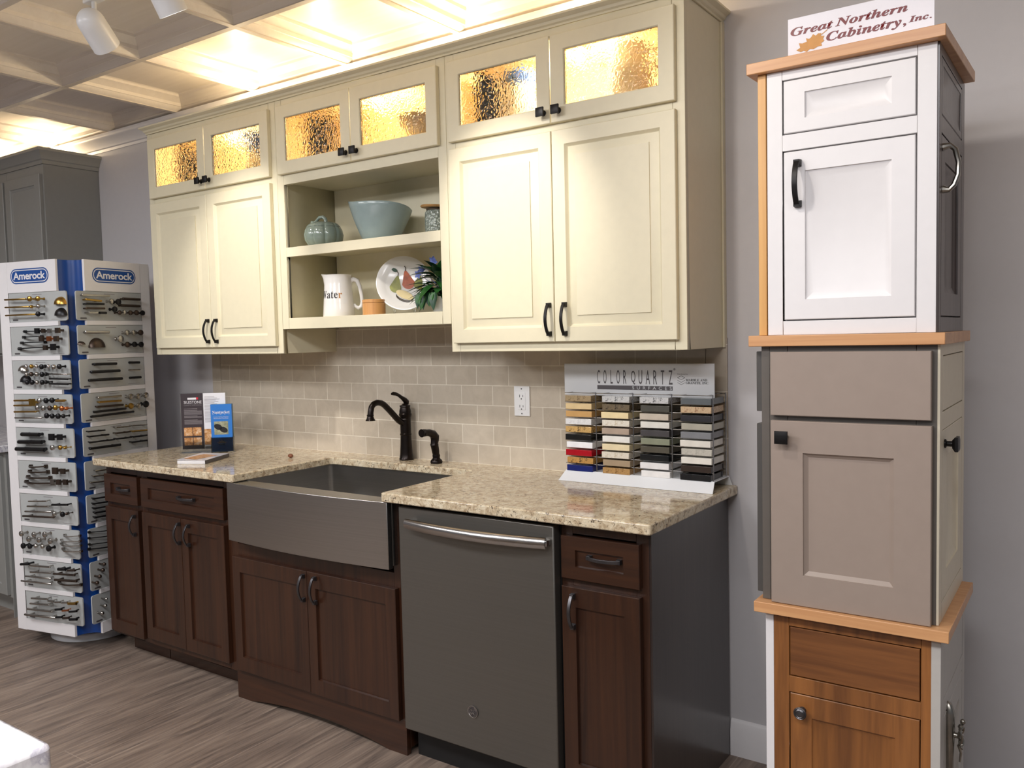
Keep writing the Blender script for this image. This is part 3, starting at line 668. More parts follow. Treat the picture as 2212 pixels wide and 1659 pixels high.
# ================================================================== stone sample display
t = thing('stone_sample_rack', 'white acrylic and wire rack holding stone samples at the counter right end', 'display rack', (-.295, -.1, CT))
sec = [(-.190, .9145), (-.152, .9475), (-.022, .9475), (-.012, .9145), (-.016, .9145), (-.026, .9440), (-.1505, .9440), (-.186, .9145)]
L0 = [(-.577+(.004 if i in (1, 2, 5, 6) else 0)*2.5, y, z) for i, (y, z) in enumerate(sec)]
L1 = [(-.0125-(.004 if i in (1, 2, 5, 6) else 0)*2, y, z) for i, (y, z) in enumerate(sec)]
part(MB().loops([L0, L1]), 'base_tray', 'acrylic_white', t, bevel=.001)
mb = MB()
for x in (-.444, -.303, -.164, -.0245): mb.tube([(x, -.150, .9470), (x, -.150, 1.222)], .0018, 8, up=(1, 0, 0))
for x in (-.566, -.426, -.286, -.146, -.024): mb.tube([(x, -.040, .9470), (x, -.040, 1.222)], .0018, 8, up=(1, 0, 0))
for k in range(11):
    z = 1.216-.0271*k-.0284+.0011
    if k == 10: z = 1.219
    for y in (-.148, -.042): mb.tube([(-.568, y, z), (-.023, y, z)], .0014, 6)
    for x in (-.555, -.466, -.410, -.322, -.270, -.182, -.128, -.042): mb.tube([(x, -.152, z+.0004), (x, -.040, z+.0004)], .0011, 6)
part(mb, 'wire_frame', 'wire', t)
hp = part(MB().box(-.589, -.0325, -.114, -.110, 1.2085, 1.3195), 'header_sign', 'header', t, bevel=.001)
TH = T_at(0, -.1142, 0)
LX = [('C', 1010, 1080), ('O', 1165, 1240), ('L', 1340, 1395), ('O', 1490, 1570), ('R', 1655, 1730), ('Q', 1845, 1945), ('U', 2025, 2110), ('A', 2191, 2291), ('R', 2371, 2456), ('T', 2546, 2626), ('Z', 2726, 2811)]
for ch, a, b in LX: part(text_mesh(ch, -.456+(a-1010)*1.555e-4, 1.2505-(.002 if ch == 'Q' else 0), (b-a)*1.555e-4, .0465, TH), 'lettering', 'charcoal', hp)
part(MB().box(-.4565, -.176, -.1146, -.1141, 1.2305, 1.2447), 'print_bar', 'charcoal', hp)
part(text_mesh('SURFACES', -.322, 1.2325, .144, .0105, T_at(0, -.1148, 0), spacing=1.9), 'lettering', 'header', hp)
mb = MB(T_at(0, -.1143, 0))
for cz, full in ((1.2735, True), (1.2650, False), (1.2575, False)):
    pts = [(-.1585, cz), (-.1455, cz-.0070), (-.1325, cz)]
    if full: pts = pts+[(-.1455, cz+.0062), (-.1585, cz)]
    for (a, b), (c_, d_) in zip(pts[:-1], pts[1:]):
        n_ = Vector((b-d_, c_-a)).normalized()*.0006
        mb.f([mb.v((a-n_.x, 0, b-n_.y)), mb.v((c_-n_.x, 0, d_-n_.y)), mb.v((c_+n_.x, 0, d_+n_.y)), mb.v((a+n_.x, 0, b+n_.y))])
part(mb, 'emblem', 'ink', hp, smooth=0)
def SB(s, up_='\U0001D400', lo_='\U0001D41A'):
    return ''.join(chr(ord(up_)+ord(ch)-65) if 'A' <= ch <= 'Z' else chr(ord(lo_)+ord(ch)-97) if 'a' <= ch <= 'z' else ch for ch in s)
def SBI(s): return SB(s, '\U0001D468', '\U0001D482')
part(text_mesh(SB('MARBLE AND'), -.130, 1.2625, .073, .0078, TH), 'lettering', 'ink_blk', hp)
part(text_mesh(SB('GRANITE, INC.'), -.130, 1.2520, .079, .0085, TH), 'lettering', 'ink_blk', hp)
part(text_mesh('Distributed by', -.1585, 1.2830, .036, .0035, TH), 'lettering', 'ink_blk', hp)
part(text_mesh('\u00ae', -.1725, 1.2970, .0075, .0075, TH), 'lettering', 'ink', hp)
# samples
G = 'stone sample blocks in the wire rack'
def stone(key, base, spk=None, sc=160, amt=.6):
    if spk is None: M[key] = flat(key, base, .14, var=.05)
    else: M[key] = granite(key, [(.36, spk), (.36+.2*amt, tuple(x*.85 for x in base[:3])+(1,)), (.75, base)], sc, .14)
SS = [[('tan granite', C(178, 156, 120), C(120, 100, 74)), ('pale sandy cream', C(206, 182, 138), None), ('golden tan', C(190, 150, 96), None), ('veined white', C(228, 228, 228), C(196, 196, 200)), ('gold and brown speckled', C(206, 168, 106), C(60, 40, 24)), ('black', C(26, 25, 24), None), ('pure white', C(238, 238, 240), None), ('bright red', C(166, 16, 32), None), ('dark brown and gold mottled', C(196, 150, 84), C(36, 26, 24)), ('royal blue', C(14, 32, 104), None)],
      [('white with gray veins', C(214, 214, 212), C(90, 92, 96)), ('dark olive speckled', C(112, 98, 76), C(48, 42, 34)), ('buttery cream', C(226, 208, 162), None), ('off-white with fine flecks', C(232, 226, 212), C(190, 176, 150)), ('mushroom taupe', C(172, 154, 138), None), ('plain cool white', C(230, 228, 222), None), ('cream yellow', C(230, 214, 176), None), ('ivory with fine flecks', C(234, 226, 210), C(196, 182, 156)), ('khaki brown', C(164, 144, 118), None), ('golden brown streaked', C(184, 144, 92), C(120, 84, 46))],
      [('white with charcoal veins', C(210, 210, 210), C(60, 62, 66)), ('dark gray green', C(74, 72, 64), None), ('warm beige gray', C(196, 184, 168), None), ('soft white', C(222, 220, 212), None), ('charcoal gray', C(74, 72, 74), None), ('sage green', C(136, 140, 120), None), ('olive gray', C(86, 82, 72), None), ('black', C(24, 27, 30), None), ('snow white upper', C(232, 230, 230), None), ('snow white lowest', C(236, 234, 232), None)],
      [('steel gray', C(92, 97, 100), None), ('beige and brown speckled', C(208, 180, 144), C(140, 96, 66)), ('dark charcoal', C(40, 40, 44), None), ('putty gray', C(172, 168, 154), None), ('cool mid gray', C(128, 130, 134), None), ('chalk white', C(226, 222, 212), None), ('gray speckled white', C(204, 200, 188), C(170, 166, 156)), ('creamy white', C(230, 226, 216), None), ('dark chocolate', C(52, 42, 38), None), ('jet black', C(24, 26, 30), None)]]
rown = ['top', 'second', 'third', 'fourth', 'fifth', 'sixth', 'seventh', 'eighth', 'ninth', 'bottom']; coln = ['left', 'middle-left', 'middle-right', 'right']
for ci, colm in enumerate(SS):
    for ri, (nm, c1_, c2_) in enumerate(colm):
        key = 'stone_'+nm.replace(' ', '_')+'_%d' % ci; stone(key, c1_, c2_)
        j = random.uniform(-.004, .004); x = -.5605+.1427*ci+j*.7; z0 = 1.190-.0271*ri; yf = -.156+random.uniform(-.003, .003)
        solo(MB().box(x, x+.103, yf, yf+.108, z0, z0+.0205), 'stone_sample', key, '%s stone sample, %s row of the %s wire rack column' % (nm, rown[ri], coln[ci]), 'stone sample', G, bevel=.0012)

# ================================================================== open shelf objects
ZS, ZL = 1.8072, 1.5162
px, py = -1.700, -.195
t = thing('pumpkin_jar', 'celadon green lidded pumpkin jar on the upper open shelf', 'jar', (px, py, ZS))
def rib(a, r, h): k = 1-.10*abs(math.cos(4.5*a))**6*min(1, r/.05); return (r*k*math.cos(a), r*k*math.sin(a), h)
def lobes(pf): return pf
bp = [(.050, 0), (.064, .008), (.078, .030), (.082, .052), (.077, .074), (.071, .084)]
part(MB().lathe([(r, ZS+h) for r, h in bp], (px, py, 0), 108, mod=lambda a, r, h: (r*(1-.085*(1-abs(math.sin(4.5*a)))**2.2)*math.cos(a), r*(1-.085*(1-abs(math.sin(4.5*a)))**2.2)*math.sin(a), h)), 'jar_body', 'celadon', t, smooth=60)
bp = [(.071, .0845), (.0705, .087), (.060, .098), (.042, .104), (.024, .103), (.010, .100)]
part(MB().lathe([(r, ZS+h) for r, h in bp], (px, py, 0), 108, mod=lambda a, r, h: (r*(1-.085*(1-abs(math.sin(4.5*a)))**2.2)*math.cos(a), r*(1-.085*(1-abs(math.sin(4.5*a)))**2.2)*math.sin(a), h)), 'lid', 'celadon', t, smooth=60)
part(MB().tube([(px+.018, py, ZS+.099), (px+.014, py-.002, ZS+.118), (px+.002, py-.004, ZS+.127), (px-.018, py-.006, ZS+.126), (px-.034, py-.007, ZS+.113), (px-.048, py-.008, ZS+.107), (px-.060, py-.010, ZS+.110)], [.0085, .0078, .007, .0068, .0062, .0058, .0065], 12, up=(0, 1, 0)), 'stem_handle', 'celadon', t)
bx, by = -1.408, -.160
def bowlmod(sx, sy):
    def f(a, r, h):
        k = (h-ZS)/.15; a2 = a+.78
        return (r*sx*math.cos(a-.15), r*sy*math.sin(a-.15), ZS+(h-ZS)*(1-.145*math.cos(a2-1.4)*k+.06*math.cos(2*a2-1.2)*k))
    return f
prof = [(.066, 0), (.072, .004), (.084, .030), (.100, .066), (.114, .100), (.124, .130), (.129, .147), (.1275, .1495), (.124, .147), (.118, .126), (.096, .075), (.074, .030), (.06, .012), (.01, .010)]
solo(MB().lathe([(r, ZS+h) for r, h in prof], (bx, by, 0), 64, mod=bowlmod(1.03, .93)), 'wavy_bowl', 'skyglaze', 'large pale blue bowl with wavy rim on the upper open shelf', 'bowl', smooth=60)
jx, jy = -1.093, -.185
t = thing('crackle_jar', 'crackled glass jar with a wooden ring lid at the upper shelf right end', 'jar', (jx, jy, ZS))
part(MB().lathe([(.044, ZS), (.047, ZS+.004), (.048, ZS+.05), (.047, ZS+.085), (.042, ZS+.092), (.04, ZS+.092), (.04, ZS+.01), (0, ZS+.008)], (jx, jy, 0), 36), 'jar_body', 'crackle', t)
part(MB().lathe([(.041, ZS+.092), (.042, ZS+.100)], (jx, jy, 0), 24), 'neck', 'stemb', t)
part(MB(Matrix.Translation((jx, jy, ZS+.107)) @ Matrix.Rotation(math.radians(4), 4, 'Y')).lathe([(.044, -.003), (.060, -.0045), (.064, 0), (.060, .0045), (.044, .003)], seg=40), 'ring_lid', 'rattan', t)
# white pitcher
qx, qy = -1.621, -.2
t = thing('water_pitcher', 'white porcelain pitcher lettered Water on the lower open shelf', 'pitcher', (qx, qy, ZL))
def pr_r(h): return .0655-.0110*min(1, h/.155)
pf = [(.063, 0), (.0655, .003), (.0634, .03), (.0598, .08), (.0563, .13), (.0545, .155), (.0555, .168), (.0575, .172), (.0545, .1725), (.051, .165), (.051, .13), (.058, .02), (0, .012)]
def spout(a, r, h):
    k = max(0, math.cos(a-PI*1.22))**8*max(0, (h-ZL-.14)/.032)
    return ((r+.012*k)*math.cos(a), (r+.012*k)*math.sin(a), h+.004*k)
part(MB().lathe([(r, ZL+h) for r, h in pf], (qx, qy, 0), 48, mod=spout), 'pitcher_body', 'porcelain', t, smooth=50)
hp_ = [(q*math.cos(.70), q*math.sin(.70), z) for q, z in ((.044, .146), (.064, .154), (.078, .148), (.088, .125), (.094, .090), (.097, .060), (.092, .042), (.080, .035), (.068, .042), (.062, .052))]
hp_ = [(qx+a, qy+b, ZL+z) for a, b, z in hp_]
part(MB().tube(hp_, [.012, .0105, .0095, .0085, .008, .008, .0085, .0085, .0075, .006], 12, up=(-math.sin(.7), math.cos(.7), 0)), 'handle', 'porcelain', t)
def wrap(body, u0, wd, z0, ht):
    me = text_mesh(body, u0, z0, wd, ht, I4, 0)
    bm = bmesh.new(); bm.from_mesh(me); bmesh.ops.subdivide_edges(bm, edges=[e for e in bm.edges if e.calc_length() > .006], cuts=2); bm.to_mesh(me); bm.free()
    for v in me.vertices:
        r = pr_r(v.co.z-ZL)+.0008; a = -1.2+v.co.x/.0600; v.co = Vector((qx+r*math.cos(a), qy+r*math.sin(a), v.co.z))
    return me
part(wrap(SB('W'), -.0648, .0358, ZL+.075, .030), 'lettering', 'ink', t); part(wrap(SB('ate'), -.0264, .049, ZL+.0745, .029), 'lettering', 'ink', t)
part(wrap(SB('r'), .0252, .0155, ZL+.075, .021), 'lettering', 'ink_gold', t)
# bamboo canister
t = thing('bamboo_canister', 'small round bamboo canister with lid beside the white pitcher', 'canister', (-1.4215, -.2, ZL))
part(MB().lathe([(.0445, ZL), (.046, ZL+.002), (.046, ZL+.049), (.0445, ZL+.0495)], (-1.4215, -.2, 0), 40), 'canister_body', 'bamboo', t)
part(MB().lathe([(.0445, ZL+.0500), (.0465, ZL+.0508), (.0465, ZL+.0610), (.0445, ZL+.0630)], (-1.4215, -.2, 0), 40), 'lid', 'bamboo', t)
# pear platter on a clear stand
PT = T_at(-1.330, -.120, 1.642, math.radians(40), math.radians(-9))
t = thing('pear_plate', 'white round plate painted with pears, propped on a clear stand', 'plate', (-1.330, -.120, ZL))
ov = lambda a, r, h: (r*1.36*math.cos(a), r*math.sin(a), h)
part(MB(PT).lathe([(0.001, .006), (.070, .006), (.078, .003), (.108, -.008), (.1105, -.007), (.108, -.004), (.080, .008), (.070, .011), (.001, .011)], seg=64, axis='y', mod=lambda a, r, h: (r*math.cos(a), r*math.sin(a), h)), 'plate_body', 'porcelain', t, smooth=50)
def patch(poly, mat, name, y=.004):
    bm_ = MB(PT); k = 5
    bm_.f([bm_.v((a, y, b)) for a, b in poly]); part(bm_, name, mat, t, smooth=0)
def pear(cx, cz, s, rot, mat):
    P = []
    for i in range(36):
        a = 2*PI*i/36; r = (.030+.004*math.cos(a))*(1 if True else 1)
        x = .027*math.sin(a)*(1-.42*max(0, math.cos(a))**1.0); z = .026*math.cos(a)+.030*max(0, math.cos(a))**2
        x, z = x*s, z*s
        P.append((cx+x*math.cos(rot)-z*math.sin(rot), cz+x*math.sin(rot)+z*math.cos(rot)))
    patch(P, mat, 'painted_pear')
    ex, ez = cx-.056*s*math.sin(rot), cz+.056*s*math.cos(rot)
    bm_ = MB(PT); bm_.tube([(ex, .004, ez-.002), (ex+.002, .0035, ez+.010), (ex-.003, .0035, ez+.018)], .0016, 6, up=(0, 1, 0)); part(bm_, 'painted_stem', 'stemb', t)
pear(-.034, -.014, .86, -.22, 'pear_g'); pear(.018, .002, .95, .22, 'pear_r'); pear(.060, -.004, .80, -.30, 'pear_g')
patch([(-.036+.012*math.cos(a*.5), .056+.008*math.sin(a*.5)-.004*math.cos(a*.5)) for a in range(12)], 'leafd', 'painted_leaf', .0035)
patch([(.002+.034*math.cos(a*.3)-.0, -.046+.017*math.sin(a*.3)-.012*math.cos(a*.3)) for a in range(21)], 'pear_y', 'painted_pear_slice', .0030)
bm_ = MB(PT)
for q in range(3): bm_.tube([(.002+.034*math.cos(a), .0028, -.052-.0035*q+.016*math.sin(a)-.010*math.cos(a)) for a in [PI*1.02+.09*PI*i for i in range(11)]], .0011, 6, up=(0, 1, 0))
part(bm_, 'painted_slice_edges', 'stemb', t)
st = MB()
st = MB(T_at(-1.330, -.120, ZL, math.radians(40)))
for x in (-.040, .040): st.tube([(x, .060, .0036), (x, -.030, .0036), (x, -.030, .024)], .0035, 8, up=(1, 0, 0)); st.tube([(x, .030, .003), (x, .030, .09)], .003, 8, up=(1, 0, 0))
st.tube([(-.040, .055, .0036), (.040, .055, .0036)], .003, 8)
part(st, 'plate_stand', 'acrylic', t)
# foliage in white pot
vx, vy = -1.075, -.185
t = thing('potted_plant', 'leafy green artificial plant with blue blossoms at the lower shelf right end', 'plant', (vx, vy, ZL))
part(MB().lathe([(.034, ZL), (.040, ZL+.004), (.046, ZL+.055), (.047, ZL+.06), (.042, ZL+.06), (.036, ZL+.03), (0, ZL+.03)], (vx, vy, 0), 28), 'pot', 'porcelain', t)
for nm, mt, n, seed in (('leaves', 'leafg', 30, 3), ('leaves', 'leafd', 30, 5)):
    rnd = random.Random(seed); lf = MB()
    for i in range(n):
        a = rnd.uniform(0, 2*PI); el = rnd.uniform(-.5, 1.0); d = (math.cos(a)*math.cos(el), math.sin(a)*math.cos(el)*.75-.1, math.sin(el))
        b0 = (vx+d[0]*.030, vy+d[1]*.03, ZL+.085+.055*d[2]+rnd.uniform(0, .02)); ln = rnd.uniform(.055, .095)
        if b0[0]+d[0]*ln > -.990: continue
        if b0[1]+d[1]*ln > -.02: continue
        if b0[1]+d[1]*ln < -.33: ln *= .6
        lf.tube([(vx, vy, ZL+.06), b0], .0012, 4); lf.grid_leaf(b0, d, (0, 0, 1) if abs(d[2]) < .9 else (1, 0, 0), ln, ln*rnd.uniform(.45, .62), rnd.uniform(.2, .7))
    for k in range(9):
        a = PI*.75+rnd.uniform(-.6, .9); d = (math.cos(a), -abs(math.sin(a))*.6, rnd.uniform(-.3, .25)); b0 = (vx-.03, vy-.02, ZL+.085+rnd.uniform(-.02, .03))
        lf.grid_leaf(b0, d, (0, 0, 1), rnd.uniform(.07, .115), rnd.uniform(.012, .022), .3)
    for k in range(5):
        b0 = (vx-.055+.02*k+rnd.uniform(-.01, .01), vy-.075, ZL+.075); lf.grid_leaf(b0, (rnd.uniform(-.25, .2), -.35, -1), (0, -1, .3), rnd.uniform(.05, .07), rnd.uniform(.018, .04), .2)
    part(lf, nm, mt, t, smooth=60, recalc=False)
fl = MB()
for cx_, cy_, cz_ in ((vx-.082, vy-.02, ZL+.165), (vx-.052, vy+.01, ZL+.200), (vx-.030, vy-.01, ZL+.190), (vx-.092, vy-.03, ZL+.148)):
    fl.tube([(vx, vy, ZL+.08), (cx_, cy_, cz_)], .001, 4)
    for k in range(5):
        a = 2*PI*k/5; fl.grid_leaf((cx_, cy_, cz_), (math.cos(a), -.5, math.sin(a)), (0, -1, 0), .020, .014, .2)
part(fl, 'blossoms', 'petal', t, smooth=60, recalc=False)

# ================================================================== literature on the counter
T1 = Matrix.Translation((-2.518, -.363, 0)) @ Matrix.Rotation(math.atan2(.63, .777), 4, 'Z')
t = thing('brochure_stand', 'clear acrylic stand with black and white leaflets on the counter left end', 'brochure stand', (-2.43, -.30, CT))
mb = MB(T1); mb.box(.004, .217, .004, .007, .916, 1.1925); mb.box(.004, .217, -.026, .007, .9142, .9172); mb.box(.004, .217, -.024, -.022, .9172, .975)
part(mb, 'acrylic_holder', 'acrylic', t)
lf1 = part(MB(T1).box(.008, .1075, .0005, .0025, .930, 1.189), 'leaflet', 'paperdk', t, label='black printed leaflet')
lf2 = part(MB(T1).box(.109, .2095, .0010, .0030, .930, 1.188), 'leaflet', 'paperw', t, label='white printed leaflet')
TT = T1 @ Matrix.Translation((0, .0004, 0))
part(text_mesh('SILESTONE', .022, 1.142, .080, .0125, TT), 'lettering', 'paperw', lf1); part(text_mesh('QUARTZ SURFACING', .022, 1.131, .079, .0065, TT), 'lettering', 'textgray', lf1)
part(MB(T1).box(.039, .078, -.0002, .0004, 1.160, 1.1695), 'print_tag', 'paperw', lf1); part(MB(T1).box(.078, .087, -.0002, .0004, 1.1605, 1.1705), 'print_tag', 'red', lf1)
mb = MB(T1)
for z0, n in ((1.117, 1), (1.091, 6), (1.076, 3), (1.046, 6)):
    for k in range(n): mb.box(.021, .101-(.02 if k == n-1 else 0), -.0001, .0004, z0+.0038*k, z0+.0038*k+.0018)
part(mb, 'print_lines', 'textgray', lf1)
for xa, xb, za, zb in ((.0175, .0555, .991, 1.031), (.0585, .0960, .992, 1.031), (.0175, .0555, .948, .984), (.0585, .0960, .948, .984)): part(MB(T1).box(xa, xb, -.0002, .0004, za, zb), 'print_picture', 'photo_food', lf1)
mb = MB(T1)
for k in range(22): mb.box(.114, .160+.03*((k*7) % 5)/5, .0004, .0009, 1.170-.0055*k, 1.1715-.0055*k)
part(mb, 'print_lines', 'textgray', lf2); part(MB(T1).box(.109, .2095, .0004, .0009, .949, 1.022), 'print_picture', 'photo_food', lf2)
T2 = Matrix.Translation((-2.384, -.296, 0)) @ Matrix.Rotation(math.atan2(.067, .07), 4, 'Z')
t = thing('brochure_holder', 'small clear holder full of blue brochures in front of the acrylic stand', 'brochure stand', (-2.34, -.25, CT))
mb = MB(T2); mb.box(0, .100, -.0035, -.0015, .9142, .985); mb.box(0, .100, -.0035, .037, .9142, .9172); mb.box(0, .002, -.0015, .037, .9172, .985); mb.box(.098, .100, -.0015, .037, .9172, .985); mb.box(0, .100, .035, .037, .9172, 1.13)
part(mb, 'acrylic_holder', 'acrylic', t)
b1 = part(MB(T2).box(.003, .096, 0, .007, .9185, 1.137), 'brochure', 'brblue', t)
part(MB(T2).box(.004, .0965, .0095, .020, .9185, 1.1365), 'brochure', 'brblue', t); part(MB(T2).box(.004, .097, .0225, .032, .9185, 1.137), 'brochure', 'brgreen', t, label='gray-green brochures at the back')
TT = T2 @ Matrix.Translation((0, -.0002, 0))
part(text_mesh(SB('Nantucket'), .010, 1.094, .078, .0135, TT), 'lettering', 'paperw', b1); part(text_mesh('SINKS', .012, 1.0895, .074, .0030, TT, spacing=4.0), 'lettering', 'paperw', b1)
part(text_mesh('Premium Kitchen Collection', .016, 1.0770, .065, .0042, TT), 'lettering', 'paperw', b1); part(text_mesh('Handcrafted Fine Sinks', .016, 1.0705, .065, .0042, TT), 'lettering', 'paperw', b1)
pc = part(MB(T2).box(.0165, .0785, -.0006, 0, .997, 1.058), 'print_picture', 'photo_sink', b1)
mb = MB(T2)
for cx_, cz_ in ((.034, 1.033), (.058, 1.019)): mb.f([mb.v((cx_+.017*math.cos(a*PI/8)*1.05, -.0009, cz_+.0135*math.sin(a*PI/8)-.004*math.cos(a*PI/8))) for a in range(16)])
part(mb, 'printed_sink', 'ink_blk', b1, smooth=0)
mb = MB(T2); mb.f([mb.v((.048+.016*math.cos(a*PI/12), -.0007, .956+.014*math.sin(a*PI/12))) for a in range(13)])
mb.box(.034, .062, -.0009, -.0003, .9485, .9505)
for k in range(5): a = PI*(.1+.2*k); mb.tube([(.048+.016*math.cos(a), -.0007, .956+.014*math.sin(a)), (.048+.021*math.cos(a), -.0007, .956+.018*math.sin(a))], .0006, 4, up=(0, 1, 0))
part(mb, 'emblem', 'paperw', b1, smooth=0)
T3 = Matrix.Translation((-2.2127, -.5893, 0)) @ Matrix.Rotation(math.atan2(.056, .114), 4, 'Z')
t = thing('magazine', 'thick glossy magazine lying on the counter in front of the brochure stand', 'magazine', (-2.19, -.45, CT))
part(MB(T3).box(.001, .126, .001, .209, .9145, .9285), 'pages', 'paperw', t, bevel=.001)
part(MB(T3).box(.1262, .1280, 0, .210, .9144, .9300), 'spine', 'charcoal', t, bevel=.0005)
mb = MB(T3)
L = []
for k in range(9):
    u = .127*(1-k/8.0); z = .9292+.0035*(k/8.0)**2
    L.append([(u, 0, z), (u, .210, z), (u, .210, z+.0007), (u, 0, z+.0007)])
mb.loops(L); part(mb, 'cover', 'signw', t)
mb = MB(T3); mb.f([mb.v(p) for p in ((.012, .03, .9335), (.075, .02, .9312), (.105, .15, .9303), (.03, .17, .9330))]); part(mb, 'cover_print', 'photo_food', t, smooth=0)
solo(MB().ball((-1.909, -.239, CT+.009), .014, .010, .009, 10, 6), 'brown_nugget', 'nugget', 'tiny brown nugget lying on the granite counter left of the faucet', 'nugget', smooth=20)

# ================================================================== sample cabinet tower
RL = lambda x, y: Matrix.Translation((x, y, 0)) @ Matrix.Rotation(-PI/2, 4, 'Z')   # faces -x
RR = lambda x, y: Matrix.Translation((x, y, 0)) @ Matrix.Rotation(PI/2, 4, 'Z')    # faces +x
def face_frame(parent, T, x0, x1, z0, z1, opens, mat, th=.019, name='face_frame'):
    mb = MB(T)
    xa, xb = opens[0][0], opens[0][1]
    mb.box(x0, xa, 0, th, z0, z1); mb.box(xb, x1, 0, th, z0, z1)
    zs = sorted((o_[2], o_[3]) for o_ in opens); prev = z0
    for a, b in zs: mb.box(xa, xb, 0, th, prev, a); prev = b
    mb.box(xa, xb, 0, th, prev, z1)
    mb.box(xa, xb, th*.9, th, z0, z1)
    return part(mb, name, mat, parent, bevel=.0008)
def leafdoor(parent, T, name, x0, x1, z0, z1, ix, iz, mat, bw=.017, dp=.0105, th=.018, raised=False, slab=False):
    rg = [(0, 0, th), (0, 0, .0015), (.0015, .0015, 0)]
    if not slab:
        rg += [(ix, iz, 0), (ix+.0006, iz+.0006, dp*.35), (ix+bw, iz+bw, dp)]
    mb = MB(T); mb.loops([[(x0+a, y, z0+b), (x1-a, y, z0+b), (x1-a, y, z1-b), (x0+a, y, z1-b)] for a, b, y in rg])
    return part(mb, name, mat, parent, smooth=25)
def slab_top(t, x0, y0, z1, s=.42, yaw=0.0, mat='oak'):
    T = Matrix.Translation((x0, y0, 0)) @ Matrix.Rotation(yaw, 4, 'Z')
    return part(MB(T).box(0, s, 0, s, z1-.0254, z1), 'top_board', mat, t, bevel=.0015)
# top tier
t = thing('sample_cabinet', 'white sample cabinet with bar pull, topmost of the wooden cabinet tower', 'sample cabinet', (.50, -.505, 1.4104))
slab_top(t, .2846, -.713, 2.0429, yaw=-.0195)
Z0, Z1 = 1.4106, 2.0170
part(MB().box(.330, .668, -.674, -.310, Z0, Z1), 'carcass', 'blackkick', t)
TF = T_at(0, -.695, 0)
face_frame(t, TF, .327, .6855, Z0, Z1, [(.3625, .6475, 1.443, 1.8345), (.3625, .6475, 1.871, 1.9955)], 'white')
d = leafdoor(t, TF, 'door', .3655, .6445, 1.446, 1.8315, .0475, .046, 'white'); arch_pull(d, T_at(.398, -.695, 1.757), .108, .014, .030)
leafdoor(t, TF, 'drawer_front', .3655, .6445, 1.874, 1.9925, .0475, .030, 'white')
TL = RL(.3055, 0)
face_frame(t, TL, .310, .695, Z0, Z1, [(.35, .655, 1.443, 1.8345), (.35, .655, 1.871, 1.9955)], 'oakz', name='side_frame')
leafdoor(t, TL, 'side_door', .352, .653, 1.445, 1.8325, .05, .05, 'oakz'); leafdoor(t, TL, 'side_drawer_front', .352, .653, 1.873, 1.9935, .05, .03, 'oakz')
TR = RR(.6900, 0)
face_frame(t, TR, -.690, -.297, Z0, Z1, [(-.665, -.345, 1.443, 1.8345), (-.665, -.345, 1.871, 1.9955)], 'glazed', name='side_frame')
d = leafdoor(t, TR, 'side_door', -.6625, -.3475, 1.4455, 1.832, .052, .052, 'glazed'); leafdoor(t, TR, 'side_drawer_front', -.6625, -.3475, 1.8735, 1.993, .02, .015, 'glazed', dp=.004)
pts = [(-.645, .0, 1.806), (-.645, -.014, 1.808), (-.640, -.023, 1.800), (-.636, -.029, 1.772), (-.638, -.028, 1.745), (-.643, -.021, 1.724), (-.645, -.012, 1.715), (-.645, 0, 1.717)]
part(MB(TR).tube(pts, [.009, .006, .006, .0055, .0055, .006, .006, .009], 10, up=(1, 0, 0)), 'handle', 'silver', d)
# middle tier
t = thing('sample_cabinet', 'taupe overlay sample cabinet with small black knobs, middle of the wooden cabinet tower', 'sample cabinet', (.50, -.505, .7755))
slab_top(t, .2863, -.7158, 1.4102)
Z0, Z1 = .7757, 1.3846
part(MB().box(.331, .668, -.674, -.310, Z0, Z1), 'carcass', 'blackkick', t)
face_frame(t, TF, .330, .6895, Z0, Z1, [(.372, .648, .80, 1.19), (.372, .648, 1.245, 1.35)], 'taupe_dk')
TD = T_at(0, -.7145, 0)
d = leafdoor(t, TD, 'door', .3375, .6815, .7765, 1.211, .0745, .0735, 'taupe', bw=.010); square_knob(d, T_at(.369, -.7145, 1.174) @ Matrix.Scale(1, 4), .030, proj=.026)
leafdoor(t, TD, 'drawer_front', .3375, .680, 1.223, 1.3715, 0, 0, 'taupe', slab=True)
TL = RL(.3105, 0); face_frame(t, TL, .310, .6945, Z0, Z1, [(.35, .655, .80, 1.19), (.35, .655, 1.245, 1.35)], 'taupe_dk', name='side_frame')
TLD = RL(.2905, 0)
leafdoor(t, TLD, 'side_door', .335, .672, .785, 1.198, .07, .07, 'gray_shaded'); leafdoor(t, TLD, 'side_drawer_front', .335, .672, 1.228, 1.372, 0, 0, 'gray_shaded', slab=True)
TR = RR(.6945, 0); face_frame(t, TR, -.6945, -.297, Z0, Z1, [(-.657, -.338, .815, 1.198), (-.657, -.338, 1.237, 1.360)], 'beige', name='side_frame')
d = leafdoor(t, TR, 'side_door', -.655, -.340, .817, 1.196, .06, .06, 'beige'); leafdoor(t, TR, 'side_drawer_front', -.655, -.340, 1.239, 1.358, 0, 0, 'beige', slab=True)
square_knob(d, TR @ Matrix.Translation((-.627, 0, 1.165)), .032)
